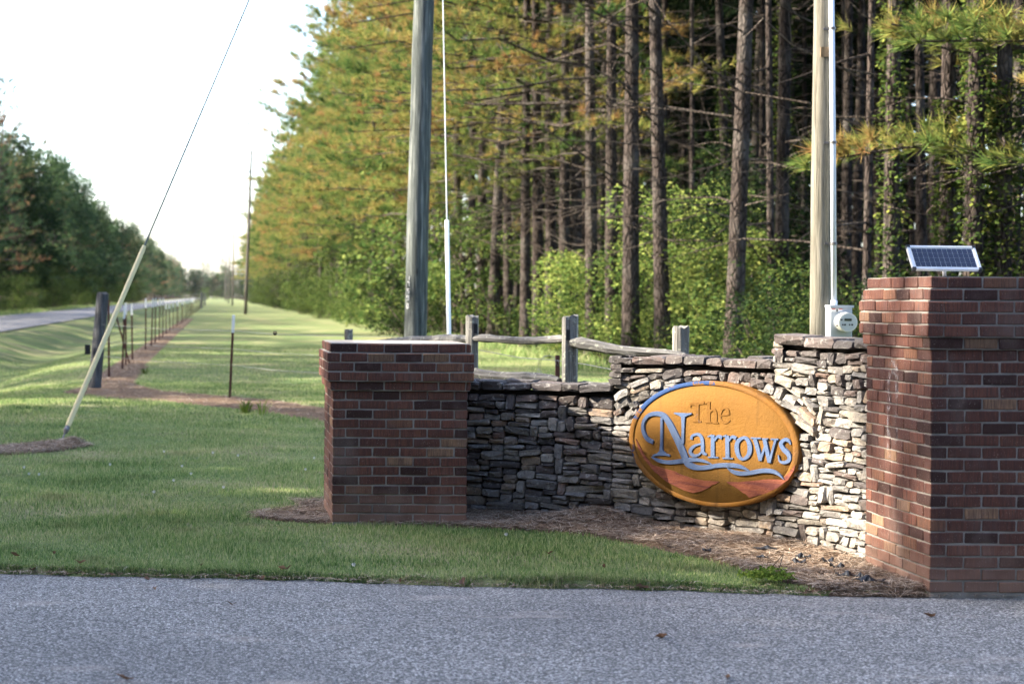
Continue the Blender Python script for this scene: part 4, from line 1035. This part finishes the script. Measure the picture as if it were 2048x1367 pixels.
def leafy(seed, H, R, n, size, mat, stems=5, hollow=.55, zlow=.1, trunk=0.0, clumps=26):
    """shrub or broadleaf tree: uneven clumps of leaves on real stems"""
    rs = NR(seed); cs = []; st = MB()
    for i in range(clumps):
        u = rs.uniform(zlow, 1); a_ = rs.uniform(0, 6.28); rr = R * np.sqrt(rs.uniform(.08, 1)) * (1.05 - .65 * max(0, u - .35)) * (.55 + .9 * min(u / .35, 1) * .5)
        cs.append((np.array([np.cos(a_) * rr, np.sin(a_) * rr, H * u * rs.uniform(.86, 1.0)]), R * rs.uniform(.18, .42)))
    pos = []
    wsum = sum(r ** 2 for _, r in cs)
    for c, r in cs:
        k = int(n * r ** 2 / wsum); d = rs.normal(0, 1, (k, 3)); d /= np.linalg.norm(d, axis=1)[:, None]
        pos.append(c + d * (r * rs.uniform(hollow, 1.05, k) ** .7)[:, None] * np.array([1, 1, .8]))
    pos = np.concatenate(pos); pos[:, 2] = np.maximum(pos[:, 2], .05)
    if trunk:
        st.tube([(0, 0, -.3), (0, 0, .4), (.1, .05, H * .4), (.05, 0, H * .8)], [trunk * 1.3, trunk, trunk * .75, trunk * .25], 9, False)
        for c, r in cs: b = np.array([.08, .03, max(H * .18, c[2] * .62)]); st.tube([b, (b + c) / 2 + rs.normal(0, .15, 3), c], [trunk * .35, trunk * .2, .015], 5, False)
    else:
        for i in range(stems):
            c = cs[rs.randint(len(cs))][0]; st.tube([(rs.normal(0, .1) * R, rs.normal(0, .1) * R, -.1), c * .5 + rs.normal(0, .06, 3), c], [min(.03, R * .02), min(.02, R * .014), min(.006, R * .006)], 5, False)
    out = {('trunk' if trunk else 'stems'): st.mesh('stems', True), 'crown': leaf_mesh('crown', pos, size, rs)}
    list(out.values())[0].materials.append(MAT['limb']); out['crown'].materials.append(MAT[mat]); return out

rj = random.Random(77)
# prototypes
near = [pine(300 + i, 22 + i, .205, 5.6 + .8 * i, 4.8, .45, .30, .012, 18, 46, 34, 'needles', 0, 12) for i in range(2)]
edge = [pine(320 + i, 22 + 1.6 * i, .20, 4.6 + 1.0 * i, 4.6, .40, .50, .017, 16, 36, 34, 'needles', 700 if i == 2 else 0, 9) for i in range(4)]
high = [pine(305 + i, 23 + i, .205, 9.2 + .6 * i, 4.4, .3, .34, .016, 14, 40, 24, 'needles', 0, 22) for i in range(2)]
thin = [pine(307 + i, 22, .085, 11, 2.6, .1, .34, .016, 12, 24, 16, 'needles', 0, 16, (.5, -.5)[i]) for i in range(2)]
bough = [pine(310 + i, 21, .20, 3.2 + .5 * i, 3.1, .25, .27, .009, 26, 50, 60, 'needles', 0, 10) for i in range(2)]
ivied = [pine(315 + i, 22, .15, 9.5, 3.4, .2, .40, .02, 10, 34, 18, 'needles', 2600, 8) for i in range(2)]
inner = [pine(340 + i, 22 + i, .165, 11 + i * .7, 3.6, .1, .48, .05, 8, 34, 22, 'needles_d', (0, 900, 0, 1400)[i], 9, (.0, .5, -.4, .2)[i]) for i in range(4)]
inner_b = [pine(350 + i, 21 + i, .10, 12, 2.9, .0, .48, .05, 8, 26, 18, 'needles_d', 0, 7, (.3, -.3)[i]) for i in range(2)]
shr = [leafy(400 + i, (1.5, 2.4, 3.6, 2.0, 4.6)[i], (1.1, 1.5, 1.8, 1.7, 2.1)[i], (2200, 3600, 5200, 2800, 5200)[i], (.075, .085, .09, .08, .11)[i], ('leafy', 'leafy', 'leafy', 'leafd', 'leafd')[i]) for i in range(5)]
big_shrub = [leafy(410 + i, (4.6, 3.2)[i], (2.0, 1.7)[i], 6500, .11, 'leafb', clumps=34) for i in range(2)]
brd = [leafy(420 + i, (17, 18.5, 15.5)[i], (4.4, 4.0, 3.8)[i], 5200, .42, 'leafl', trunk=.22, clumps=46, zlow=.12) for i in range(3)]
rpine = [pine(440 + i, 18.5 + i, .2, 2.2 + i, 4.6, .0, .5, .035, 7, 56, 15, 'needles_l', 0, 4) for i in range(3)]
olive = [leafy(450 + i, (7, 9, 11)[i], (2.6, 3.0, 3.2)[i], 3800, .26, 'leafy', trunk=.13, clumps=38, zlow=.06) for i in range(3)]

# --- the pine wood on the right: edge row at measured trunk positions, then plantation rows behind
EX = 10.0
edge_px = [2004, 1945, 1890, 1782, 1730, 1640, 1545, 1465, 1385, 1328, 1262, 1225, 1185, 1152, 1128, 1104, 1078, 1052, 1018, 985, 962, 940, 915]
NP = 0
for i, px in enumerate(edge_px):
    x = EX + rj.uniform(-.35, .9); 
    if px == 1262: x = 9.75
    if px == 1465: x = 10.4
    y = x * F / (px - PX); pr = near[i % 2]
    lab = {1262: 'stout pine with straight rough trunk at the wood edge behind the rail fence', 1465: 'leaning pine trunk at the wood edge above the middle of the stone wall'}.get(px, 'edge pine with lit scaly trunk, long lower limbs and yellowing needles')
    if px in (2004, 1945, 1890, 1782): pr = ivied[i % 2]; x += .8; y = x * F / (px - PX); lab = 'ivy-clad pine trunk at the wood edge behind the tall brick pillar'
    elif px in (1730, 1640, 1545, 1385): pr = thin[i % 2]; x += 2.2; y = x * F / (px - PX); lab = 'slender bare-trunked pine just inside the wood edge'
    elif px > 1250: pr = high[i % 2]
    t = place(pr if px > 1000 else edge[i % 4], 'pine_tree', lab, 'tree', 'pines along the wood edge', x, y, rj.uniform(-.35, .35), rj.uniform(.92, 1.08) * (1.03 if px == 1262 else .95)); NP += 1
    if px == 1465: t.rotation_euler = (0, math.radians(2.4), 0)
y = x * F / (900 - PX)
while y < 430:
    y += 4.2 if y < 160 else 6.4
    for row in range(2):
        x = EX + row * 3.0 + rj.uniform(-.6, .6)
        place(edge[rj.randrange(4)], 'pine_tree', 'edge pine with yellowing needles in the long tree line beside the lawn', 'tree', 'pines along the lawn', x + rj.uniform(-.7, .9), y + rj.uniform(-1.4, 1.4) + row * 1.7, rj.uniform(-1, 1), rj.uniform(.74, 1.12)); NP += 1
for r in range(1, 9):
    X0 = EX + 3.0 * r; y = X0 * F / 1640.0
    while y < X0 * F / 560.0 and y < 130:
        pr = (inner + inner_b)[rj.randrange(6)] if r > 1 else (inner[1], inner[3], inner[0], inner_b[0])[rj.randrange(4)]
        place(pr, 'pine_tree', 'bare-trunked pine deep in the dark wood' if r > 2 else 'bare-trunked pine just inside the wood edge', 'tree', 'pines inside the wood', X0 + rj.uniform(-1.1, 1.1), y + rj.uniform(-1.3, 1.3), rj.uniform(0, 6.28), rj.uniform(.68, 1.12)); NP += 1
        y += 3.3 + r * .35
print('PINES', NP)
for i, (x, y, rz) in enumerate(((12.9, 24.0, .0), (13.3, 26.5, .5))):
    place(bough[i], 'pine_tree', ('low-boughed pine whose long needled branches hang over toward the tall brick pillar', 'low-boughed pine standing behind the one that hangs toward the tall pillar')[i], 'tree', None, x, y, rz, 1.0)
# far mass that closes the wood
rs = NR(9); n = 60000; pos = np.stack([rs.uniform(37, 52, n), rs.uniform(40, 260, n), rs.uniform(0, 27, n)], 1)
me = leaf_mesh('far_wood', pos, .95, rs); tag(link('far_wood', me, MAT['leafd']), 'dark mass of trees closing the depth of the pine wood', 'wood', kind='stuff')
tw = MB()
for k in range(150):
    x, y = rs.uniform(33, 44), rs.uniform(60, 240); tw.tube([(x, y, -.2), (x + rs.normal(0, .3), y, 12), (x + rs.normal(0, .5), y, 22)], [.17, .13, .05], 6, False)
tag(tw.obj('far_trunks', MAT['bark'], None, True), 'distant crowded pine trunks deep inside the wood', 'wood', kind='stuff')

# --- undergrowth along the wood edge
for k in range(40):
    y = 23 + k * 1.6 + rj.uniform(-.6, .6); x = EX + rj.uniform(-.9, 2.8); i = rj.choice((0, 0, 1, 1, 2, 3, 3, 4 if x > 10.8 else 1))
    if 36 < y < 46 and x < 10: x += 1.4
    if y > 43: x = max(x, EX + .6)
    if y > 43 and k % 3 == 0: continue
    if y < 42.5 and 1185 < PX + F * x / y < 1345: continue
    place(shr[i], 'understory_shrub', ('low bright yellow-green shrub at the edge of the wood', 'bushy green shrub among the pine trunks', 'tall loose green shrub between the pine trunks', 'low shrub with shade-darkened leaves at the edge of the wood', 'tall shrub with shade-darkened leaves inside the wood edge')[i], 'shrub', 'undergrowth of the wood', x, y, rj.uniform(0, 6.28), rj.uniform(.5, .9) * (.65 if y < 33 else .72 if y > 43 else 1))
for (px, Y, i, s) in ((1375, 45, 2, 1.25), (1430, 42, 2, 1.05), (1310, 48, 2, 1.2), (1180, 48, 1, 1.0), (1480, 36, 0, 1.2), (1340, 41, 0, 1.1), (1225, 45, 0, 1.0), (1560, 31.5, 3, 1.1), (1620, 30, 1, .9), (1000, 62, 2, 1.2), (1480, 41, 4, 1.1), (1700, 28.5, 3, 1.0), (900, 72, 2, 1.25)):
    place(shr[i], 'understory_shrub', 'rounded sunlit shrub filling the gap between two trunks at the wood edge', 'shrub', 'sunlit shrubs at the wood edge', (px - PX) * Y / F, Y, rj.uniform(0, 6), s)
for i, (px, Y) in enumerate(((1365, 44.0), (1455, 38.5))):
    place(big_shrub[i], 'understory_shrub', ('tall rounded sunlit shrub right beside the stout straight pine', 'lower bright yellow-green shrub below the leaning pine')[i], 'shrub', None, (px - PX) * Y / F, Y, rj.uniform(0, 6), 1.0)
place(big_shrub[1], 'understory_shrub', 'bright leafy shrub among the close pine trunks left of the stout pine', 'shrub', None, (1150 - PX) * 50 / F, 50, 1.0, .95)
for k in range(34):
    y = 66 + k * 7.5 * (1 + k * .012) + rj.uniform(-2, 2); x = EX - rj.uniform(-.2, 1.6); j = rj.randrange(3)
    if k % 2 == 0: place(olive[j], 'broadleaf_tree', ('small leafy tree with low boughs at the foot of the tree line', 'mid-sized leafy tree hung with vines at the foot of the tree line', 'taller leafy tree in front of the pines beside the lawn')[j], 'tree', 'leafy trees along the lawn', x + .6, y, rj.uniform(0, 6), rj.uniform(.75, 1.1))
    place(shr[rj.choice((0, 1, 2, 3))], 'lawn_edge_shrub', 'shrub at the foot of the tree line beside the lawn', 'shrub', 'shrubs along the lawn edge', x - .5, y + 3, rj.uniform(0, 6), rj.uniform(.9, 1.5))

# --- woods across the road on the left, and unseen trees added to shade the foreground
LX = -22.5
y = 140.0
while y < 1010:
    for row in range(2 if y < 420 else 1):
        x = LX - row * 5 + rj.uniform(-1.2, 1.2); kind = rj.random(); yy = y + row * 3 + rj.uniform(-1.5, 1.5)
        if kind < .42: place(brd[rj.randrange(3)], 'broadleaf_tree', 'dark green broadleaf tree in the wood across the road', 'tree', 'trees across the road', x, yy, rj.uniform(0, 6.28), rj.uniform(.9, 1.12))
        else: place(rpine[rj.randrange(3)], 'pine_tree', 'dense pine with browning boughs across the road', 'tree', 'trees across the road', x, yy, rj.uniform(0, 6.28), rj.uniform(.9, 1.1))
    y += 6.2 if y < 300 else 9.0
y = 146.0
while y < 420:
    place(shr[rj.choice((1, 2, 2, 4))], 'roadside_shrub', 'shrub on the far verge of the road', 'shrub', 'shrubs across the road', LX + 3.6 + rj.uniform(-1, .8), y, rj.uniform(0, 6), rj.uniform(.9, 1.5)); y += 5.2 if y < 260 else 9
for k in range(90):
    x = -60 + (k % 45) * 2.7 + rj.uniform(-1, 1); y = 1040 + 50 * (k // 45) + rj.uniform(-20, 20)
    place((brd + rpine)[rj.randrange(6)], 'distant_tree', 'hazy tree closing the far end of the road', 'tree', 'trees at the end of the road', x, y, rj.uniform(0, 6), rj.uniform(.85, 1.2))
for k in range(34):
    place(shr[(1, 2, 4)[k % 3]], 'distant_shrub', 'pale far-off thicket at the very end of the road', 'shrub', 'thicket at the end of the road', -48 + k * 2.6 + rj.uniform(-1, 1), 985 + rj.uniform(-15, 15), rj.uniform(0, 6), rj.uniform(1.6, 2.4))
y = -16.0
while y < 138:  # out of view; heights shaped for where the shade edge falls
    if y < 10.2: h = 18.5 + rj.uniform(-.5, 1.0)
    elif y < 19: h = 15.0 + rj.uniform(-.4, .5)
    elif y < 27: h = 15.5 + rj.uniform(-.5, .6)
    else: h = 17.5 + rj.uniform(-3.5, 2.0)
    s = h / 18.0
    place(brd[rj.randrange(2)], 'shade_tree', 'unseen leafy tree added to shade the lawn and drive', 'tree', 'unseen trees added to shade the lawn', LX + 2.5 + rj.uniform(-.5, .5), y, rj.uniform(0, 6), s)
    if y < 10.2: place(brd[rj.randrange(2)], 'shade_tree', 'unseen leafy tree added to shade the lawn and drive', 'tree', 'unseen trees added to shade the lawn', LX - 2 + rj.uniform(-.5, .5), y + .4, rj.uniform(0, 6), s * 1.12)
    y += 2.6 if y < 27 else 5.4 + rj.uniform(-1, 1.6)

for k in range(15):  # unseen trees added behind the camera to cut light on camera-facing sides
    for row in range(2):
        place(brd[rj.randrange(3)], 'light_block_tree', 'tall unseen broadleaf tree added behind the camera to darken the fronts', 'tree', 'unseen trees added behind the camera', -24 + k * 4.4 + row * 2.2 + rj.uniform(-.8, .8), -15 - row * 4 + rj.uniform(-1, 1), rj.uniform(0, 6), rj.uniform(.95, 1.15))

# verge grass: coarse tufts at the road's far edge and the wood edge
def tall_grass(name, pts, h, w, label, seed):
    o = grass(name, pts, seed, h * .5, h, w, .5); return tag(o, label, 'grass')
rs = NR(51); n = 9000; v = np.stack([rs.uniform(-19.8, -17, n), rs.uniform(110, 330, n)], 1); tall_grass('verge_grass', v, .55, .03, 'bright rough grass on the far verge of the road', 52)
n = 14000; yv = 22 + 150 * rs.uniform(0, 1, n) ** 1.8; v = np.stack([EX - 1.1 + np.abs(rs.normal(0, .8, n)) + .5 * np.sin(yv * .7), yv], 1); tall_grass('edge_weeds', v, .45, .012, 'rough grass and weeds along the foot of the wood', 53)

# ------------------------------------------------------------------ small things on the ground
def weed(label, px, py, H, R, n, size, group=None):
    g = G(px, py); pr = leafy(int(px), H, R, n, size, 'weed', stems=5, clumps=14, zlow=.25); return place(pr, 'weed', label, 'weed', group, g.x, g.y)
weed('low spreading yellow-green weed at the asphalt edge near the tall pillar', 1542, 1166, .075, .17, 900, .022)
def tuft(label, px, py, h, n, seed):
    g = G(px, py); rs = NR(seed); m = MB()
    for k in range(n):
        a_ = rs.uniform(0, 6.28); l = rs.uniform(.3, .9) * h; d = np.array([math.cos(a_), math.sin(a_), 0]); s = np.array([-d[1], d[0], 0]) * .008; o = d * rs.uniform(0, .08); hh_ = h * rs.uniform(.5, 1)
        p = [o, o + d * l * .3 + np.array([0, 0, hh_ * .6]), o + d * l * .8 + np.array([0, 0, hh_ * .85])]
        m.add([p[0] - s, p[0] + s, p[1] + s, p[1] - s, p[2]], [(0, 1, 2, 3), (3, 2, 4)])
    t = thing('grass_tuft', label, 'grass', (g.x, g.y, gzf(g.x, g.y)), None); m.obj('blades', MAT['weed'], t); return t
tuft('broad-bladed grass tuft growing in the straw strip beside the steel post', 490, 826, .26, 40, 1)
tuft('single tall grass sprout in the straw strip by the low pillar', 525, 829, .36, 9, 2)
tuft('young grass tuft on the lawn behind the corner post', 290, 748, .2, 24, 3)
heads = [(328, 904), (426, 908), (476, 914), (220, 932), (364, 936), (58, 950), (48, 938), (78, 951), (382, 953), (447, 980), (308, 988), (628, 919), (611, 941), (707, 1137), (1012, 1076), (347, 966)]
hp = None
for i, (px, py) in enumerate(heads):
    g = G(px, py + 6); t = thing('clover_flower', 'small round white flower head standing in the grass', 'flower', (g.x, g.y, gzf(g.x, g.y)), 'white flower heads in the lawn')
    m = MB(); q = random.Random(i); c = Vector((0, 0, .062))
    if hp is None:
        for k in range(46):
            d = Vector((q.gauss(0, 1), q.gauss(0, 1), q.gauss(0, 1))).normalized(); s = d.orthogonal().normalized() * .0032; m.add([c + d * .004 - s, c + d * .004 + s, c + d * .017 + s * .7, c + d * .017 - s * .7], [(0, 1, 2, 3)])
        hp = m.mesh('flower'); hp.materials.append(MAT['fluff']); hs = MB().tube([(0, 0, -.01), (.004, 0, .03), (0, 0, .056)], .0016, 5).mesh('stem'); hs.materials.append(MAT['weed'])
    link('flower', hp, None, t); link('stem', hs, None, t); t.scale = (.75, .75, .8)
def scrap(px, py, L, Wd, seed, label, curl=.03):
    g = G(px, py); rs = NR(seed); nx = 9; ny = 4; V = []; Fc = []
    for j in range(ny + 1):
        for i in range(nx + 1):
            u, v_ = i / nx - .5, j / ny - .5; rag = 1 + .25 * rs.uniform(-1, 1) * (abs(u) > .4) ; V.append((u * L * rag, v_ * Wd * (1 + .3 * math.sin(i * 1.9 + seed)), .004 + curl * (1 - (2 * v_) ** 2) * (.6 + .35 * math.sin(i * .8 + seed)) ** 2 + rs.uniform(0, .006)))
    for j in range(ny):
        for i in range(nx): b = j * (nx + 1) + i; Fc.append((b, b + 1, b + nx + 2, b + nx + 1))
    m = MB(); m.add(V, Fc); me = m.mesh('scrap'); o = link('plastic_scrap', me, MAT['black'], None, (g.x, g.y, gzf(g.x, g.y) + float(mound(g.x, g.y)) + .034), (0, 0, rs.uniform(-.2, .2)))
    md = o.modifiers.new('thick', 'SOLIDIFY'); md.thickness = .004; return tag(o, label, 'plastic scrap', 'torn black plastic pieces in the mulch')
for i, (px, py, L, w, c, l) in enumerate([(1530, 1108, .13, .07, .02, 'crumpled black plastic piece lying in the straw below the sign'), (1525, 1122, .07, .05, .015, 'small dark plastic flake by the grass edge'), (1606, 1123, .09, .05, .03, 'curled black plastic strip, upper one of a pair in the straw'),
                                         (1598, 1133, .07, .06, .03, 'curled black plastic strip, lower one of a pair in the straw'), (1655, 1132, .07, .05, .03, 'bent black plastic strip beside the upright torn piece'), (1675, 1143, .07, .05, .03, 'torn black plastic piece sticking up from the straw'),
                                         (1690, 1160, .10, .07, .03, 'split black plastic piece half buried in straw near the tall pillar'), (1720, 1163, .06, .05, .025, 'short black plastic piece next to the largest scrap'), (1741, 1172, .15, .07, .035, 'largest black plastic scrap, lying at the asphalt edge by the tall pillar'), (1413, 1110, .06, .04, .015, 'lone dark plastic chip at the grass edge under the sign')]):
    scrap(px, py, L, w, 60 + i, l, c)
leafp = [(160, 1138), (65, 1137), (225, 1147), (296, 1156), (310, 1175), (564, 1147), (575, 1146), (462, 1205), (1097, 1120), (1208, 1148), (1325, 1272), (1455, 1352), (1862, 1230), (402, 1141), (475, 1150), (523, 1156), (800, 1160), (925, 1162), (252, 1354), (1285, 1172), (108, 1118), (30, 1122)]
for i, (px, py) in enumerate(leafp):
    g = G(px, py); q = random.Random(i + 5); m = MB(); L = q.uniform(.03, .06); n = 7; V = [(0, 0, 0)]
    for k in range(n): a_ = 2 * math.pi * k / n; r = L * (.55 + .25 * math.cos(a_ * 2)) * q.uniform(.8, 1.1); V.append((math.cos(a_) * r, math.sin(a_) * r * .7, .004 + q.uniform(.0, .022)))
    m.add(V, [(0, k + 1, (k + 1) % n + 1) for k in range(n)]); on_grass = g.y > float(edge_y(g.x)) + .03
    o = m.obj('dead_leaf', MAT['deadleaf'], None, False, (g.x, g.y, (gzf(g.x, g.y) + .035) if on_grass else -.008), (0, q.uniform(-.2, .2), q.uniform(0, 6)))
    tag(o, 'curled brown dead leaf lying in the grass' if on_grass else 'small brown dead leaf on the grey asphalt', 'leaf', 'fallen leaves in the grass' if on_grass else 'fallen leaves on the asphalt')
bf = P(550, 667, 17.5); bt = thing('butterfly', 'small dark butterfly with pale wing bands flying above the lawn', 'butterfly', bf); bt.scale = (.7, .7, .7)
for s in (-1, 1):
    w = MB().add([(0, 0, 0), (s * .03, .004, .028), (s * .012, .012, .04), (0, .012, .018), (s * .026, .0, -.012), (s * .008, .006, -.028)], [(0, 1, 2, 3), (0, 4, 1), (0, 5, 4)]).obj('wing', MAT['wing'], bt, rot=(0, 0, .3 * s))
    MB().add([(s * .006, -.002, .008), (s * .024, .002, .022), (s * .020, .004, .028), (s * .004, .002, .014)], [(0, 1, 2, 3)]).obj('wing_band', MAT['wing_y'], w)
MB().tube([(0, .006, -.022), (0, .003, 0), (0, .006, .022)], [.002, .004, .002], 6).obj('body', MAT['wing'], bt)
hz_m = bpy.data.materials.new('haze'); hz_m.use_nodes = True; hn = hz_m.node_tree.nodes; hn.remove(hn['Principled BSDF'])
pv = hn.new('ShaderNodeVolumePrincipled'); pv.inputs['Density'].default_value = .00002; pv.inputs['Color'].default_value = (.86, .91, 1, 1); pv.inputs['Anisotropy'].default_value = .2
hz_m.node_tree.links.new(pv.outputs[0], hn['Material Output'].inputs['Volume'])
tag(MB().box((-920, -140, -2.2), (920, 2230, 34)).obj('haze', hz_m), 'thin summer haze softening the far end of the road', 'haze', kind='stuff')
print('TRIS', sum(len(m.loops) - 2 * len(m.polygons) for m in bpy.data.meshes), 'OBJS', len(sc.objects))
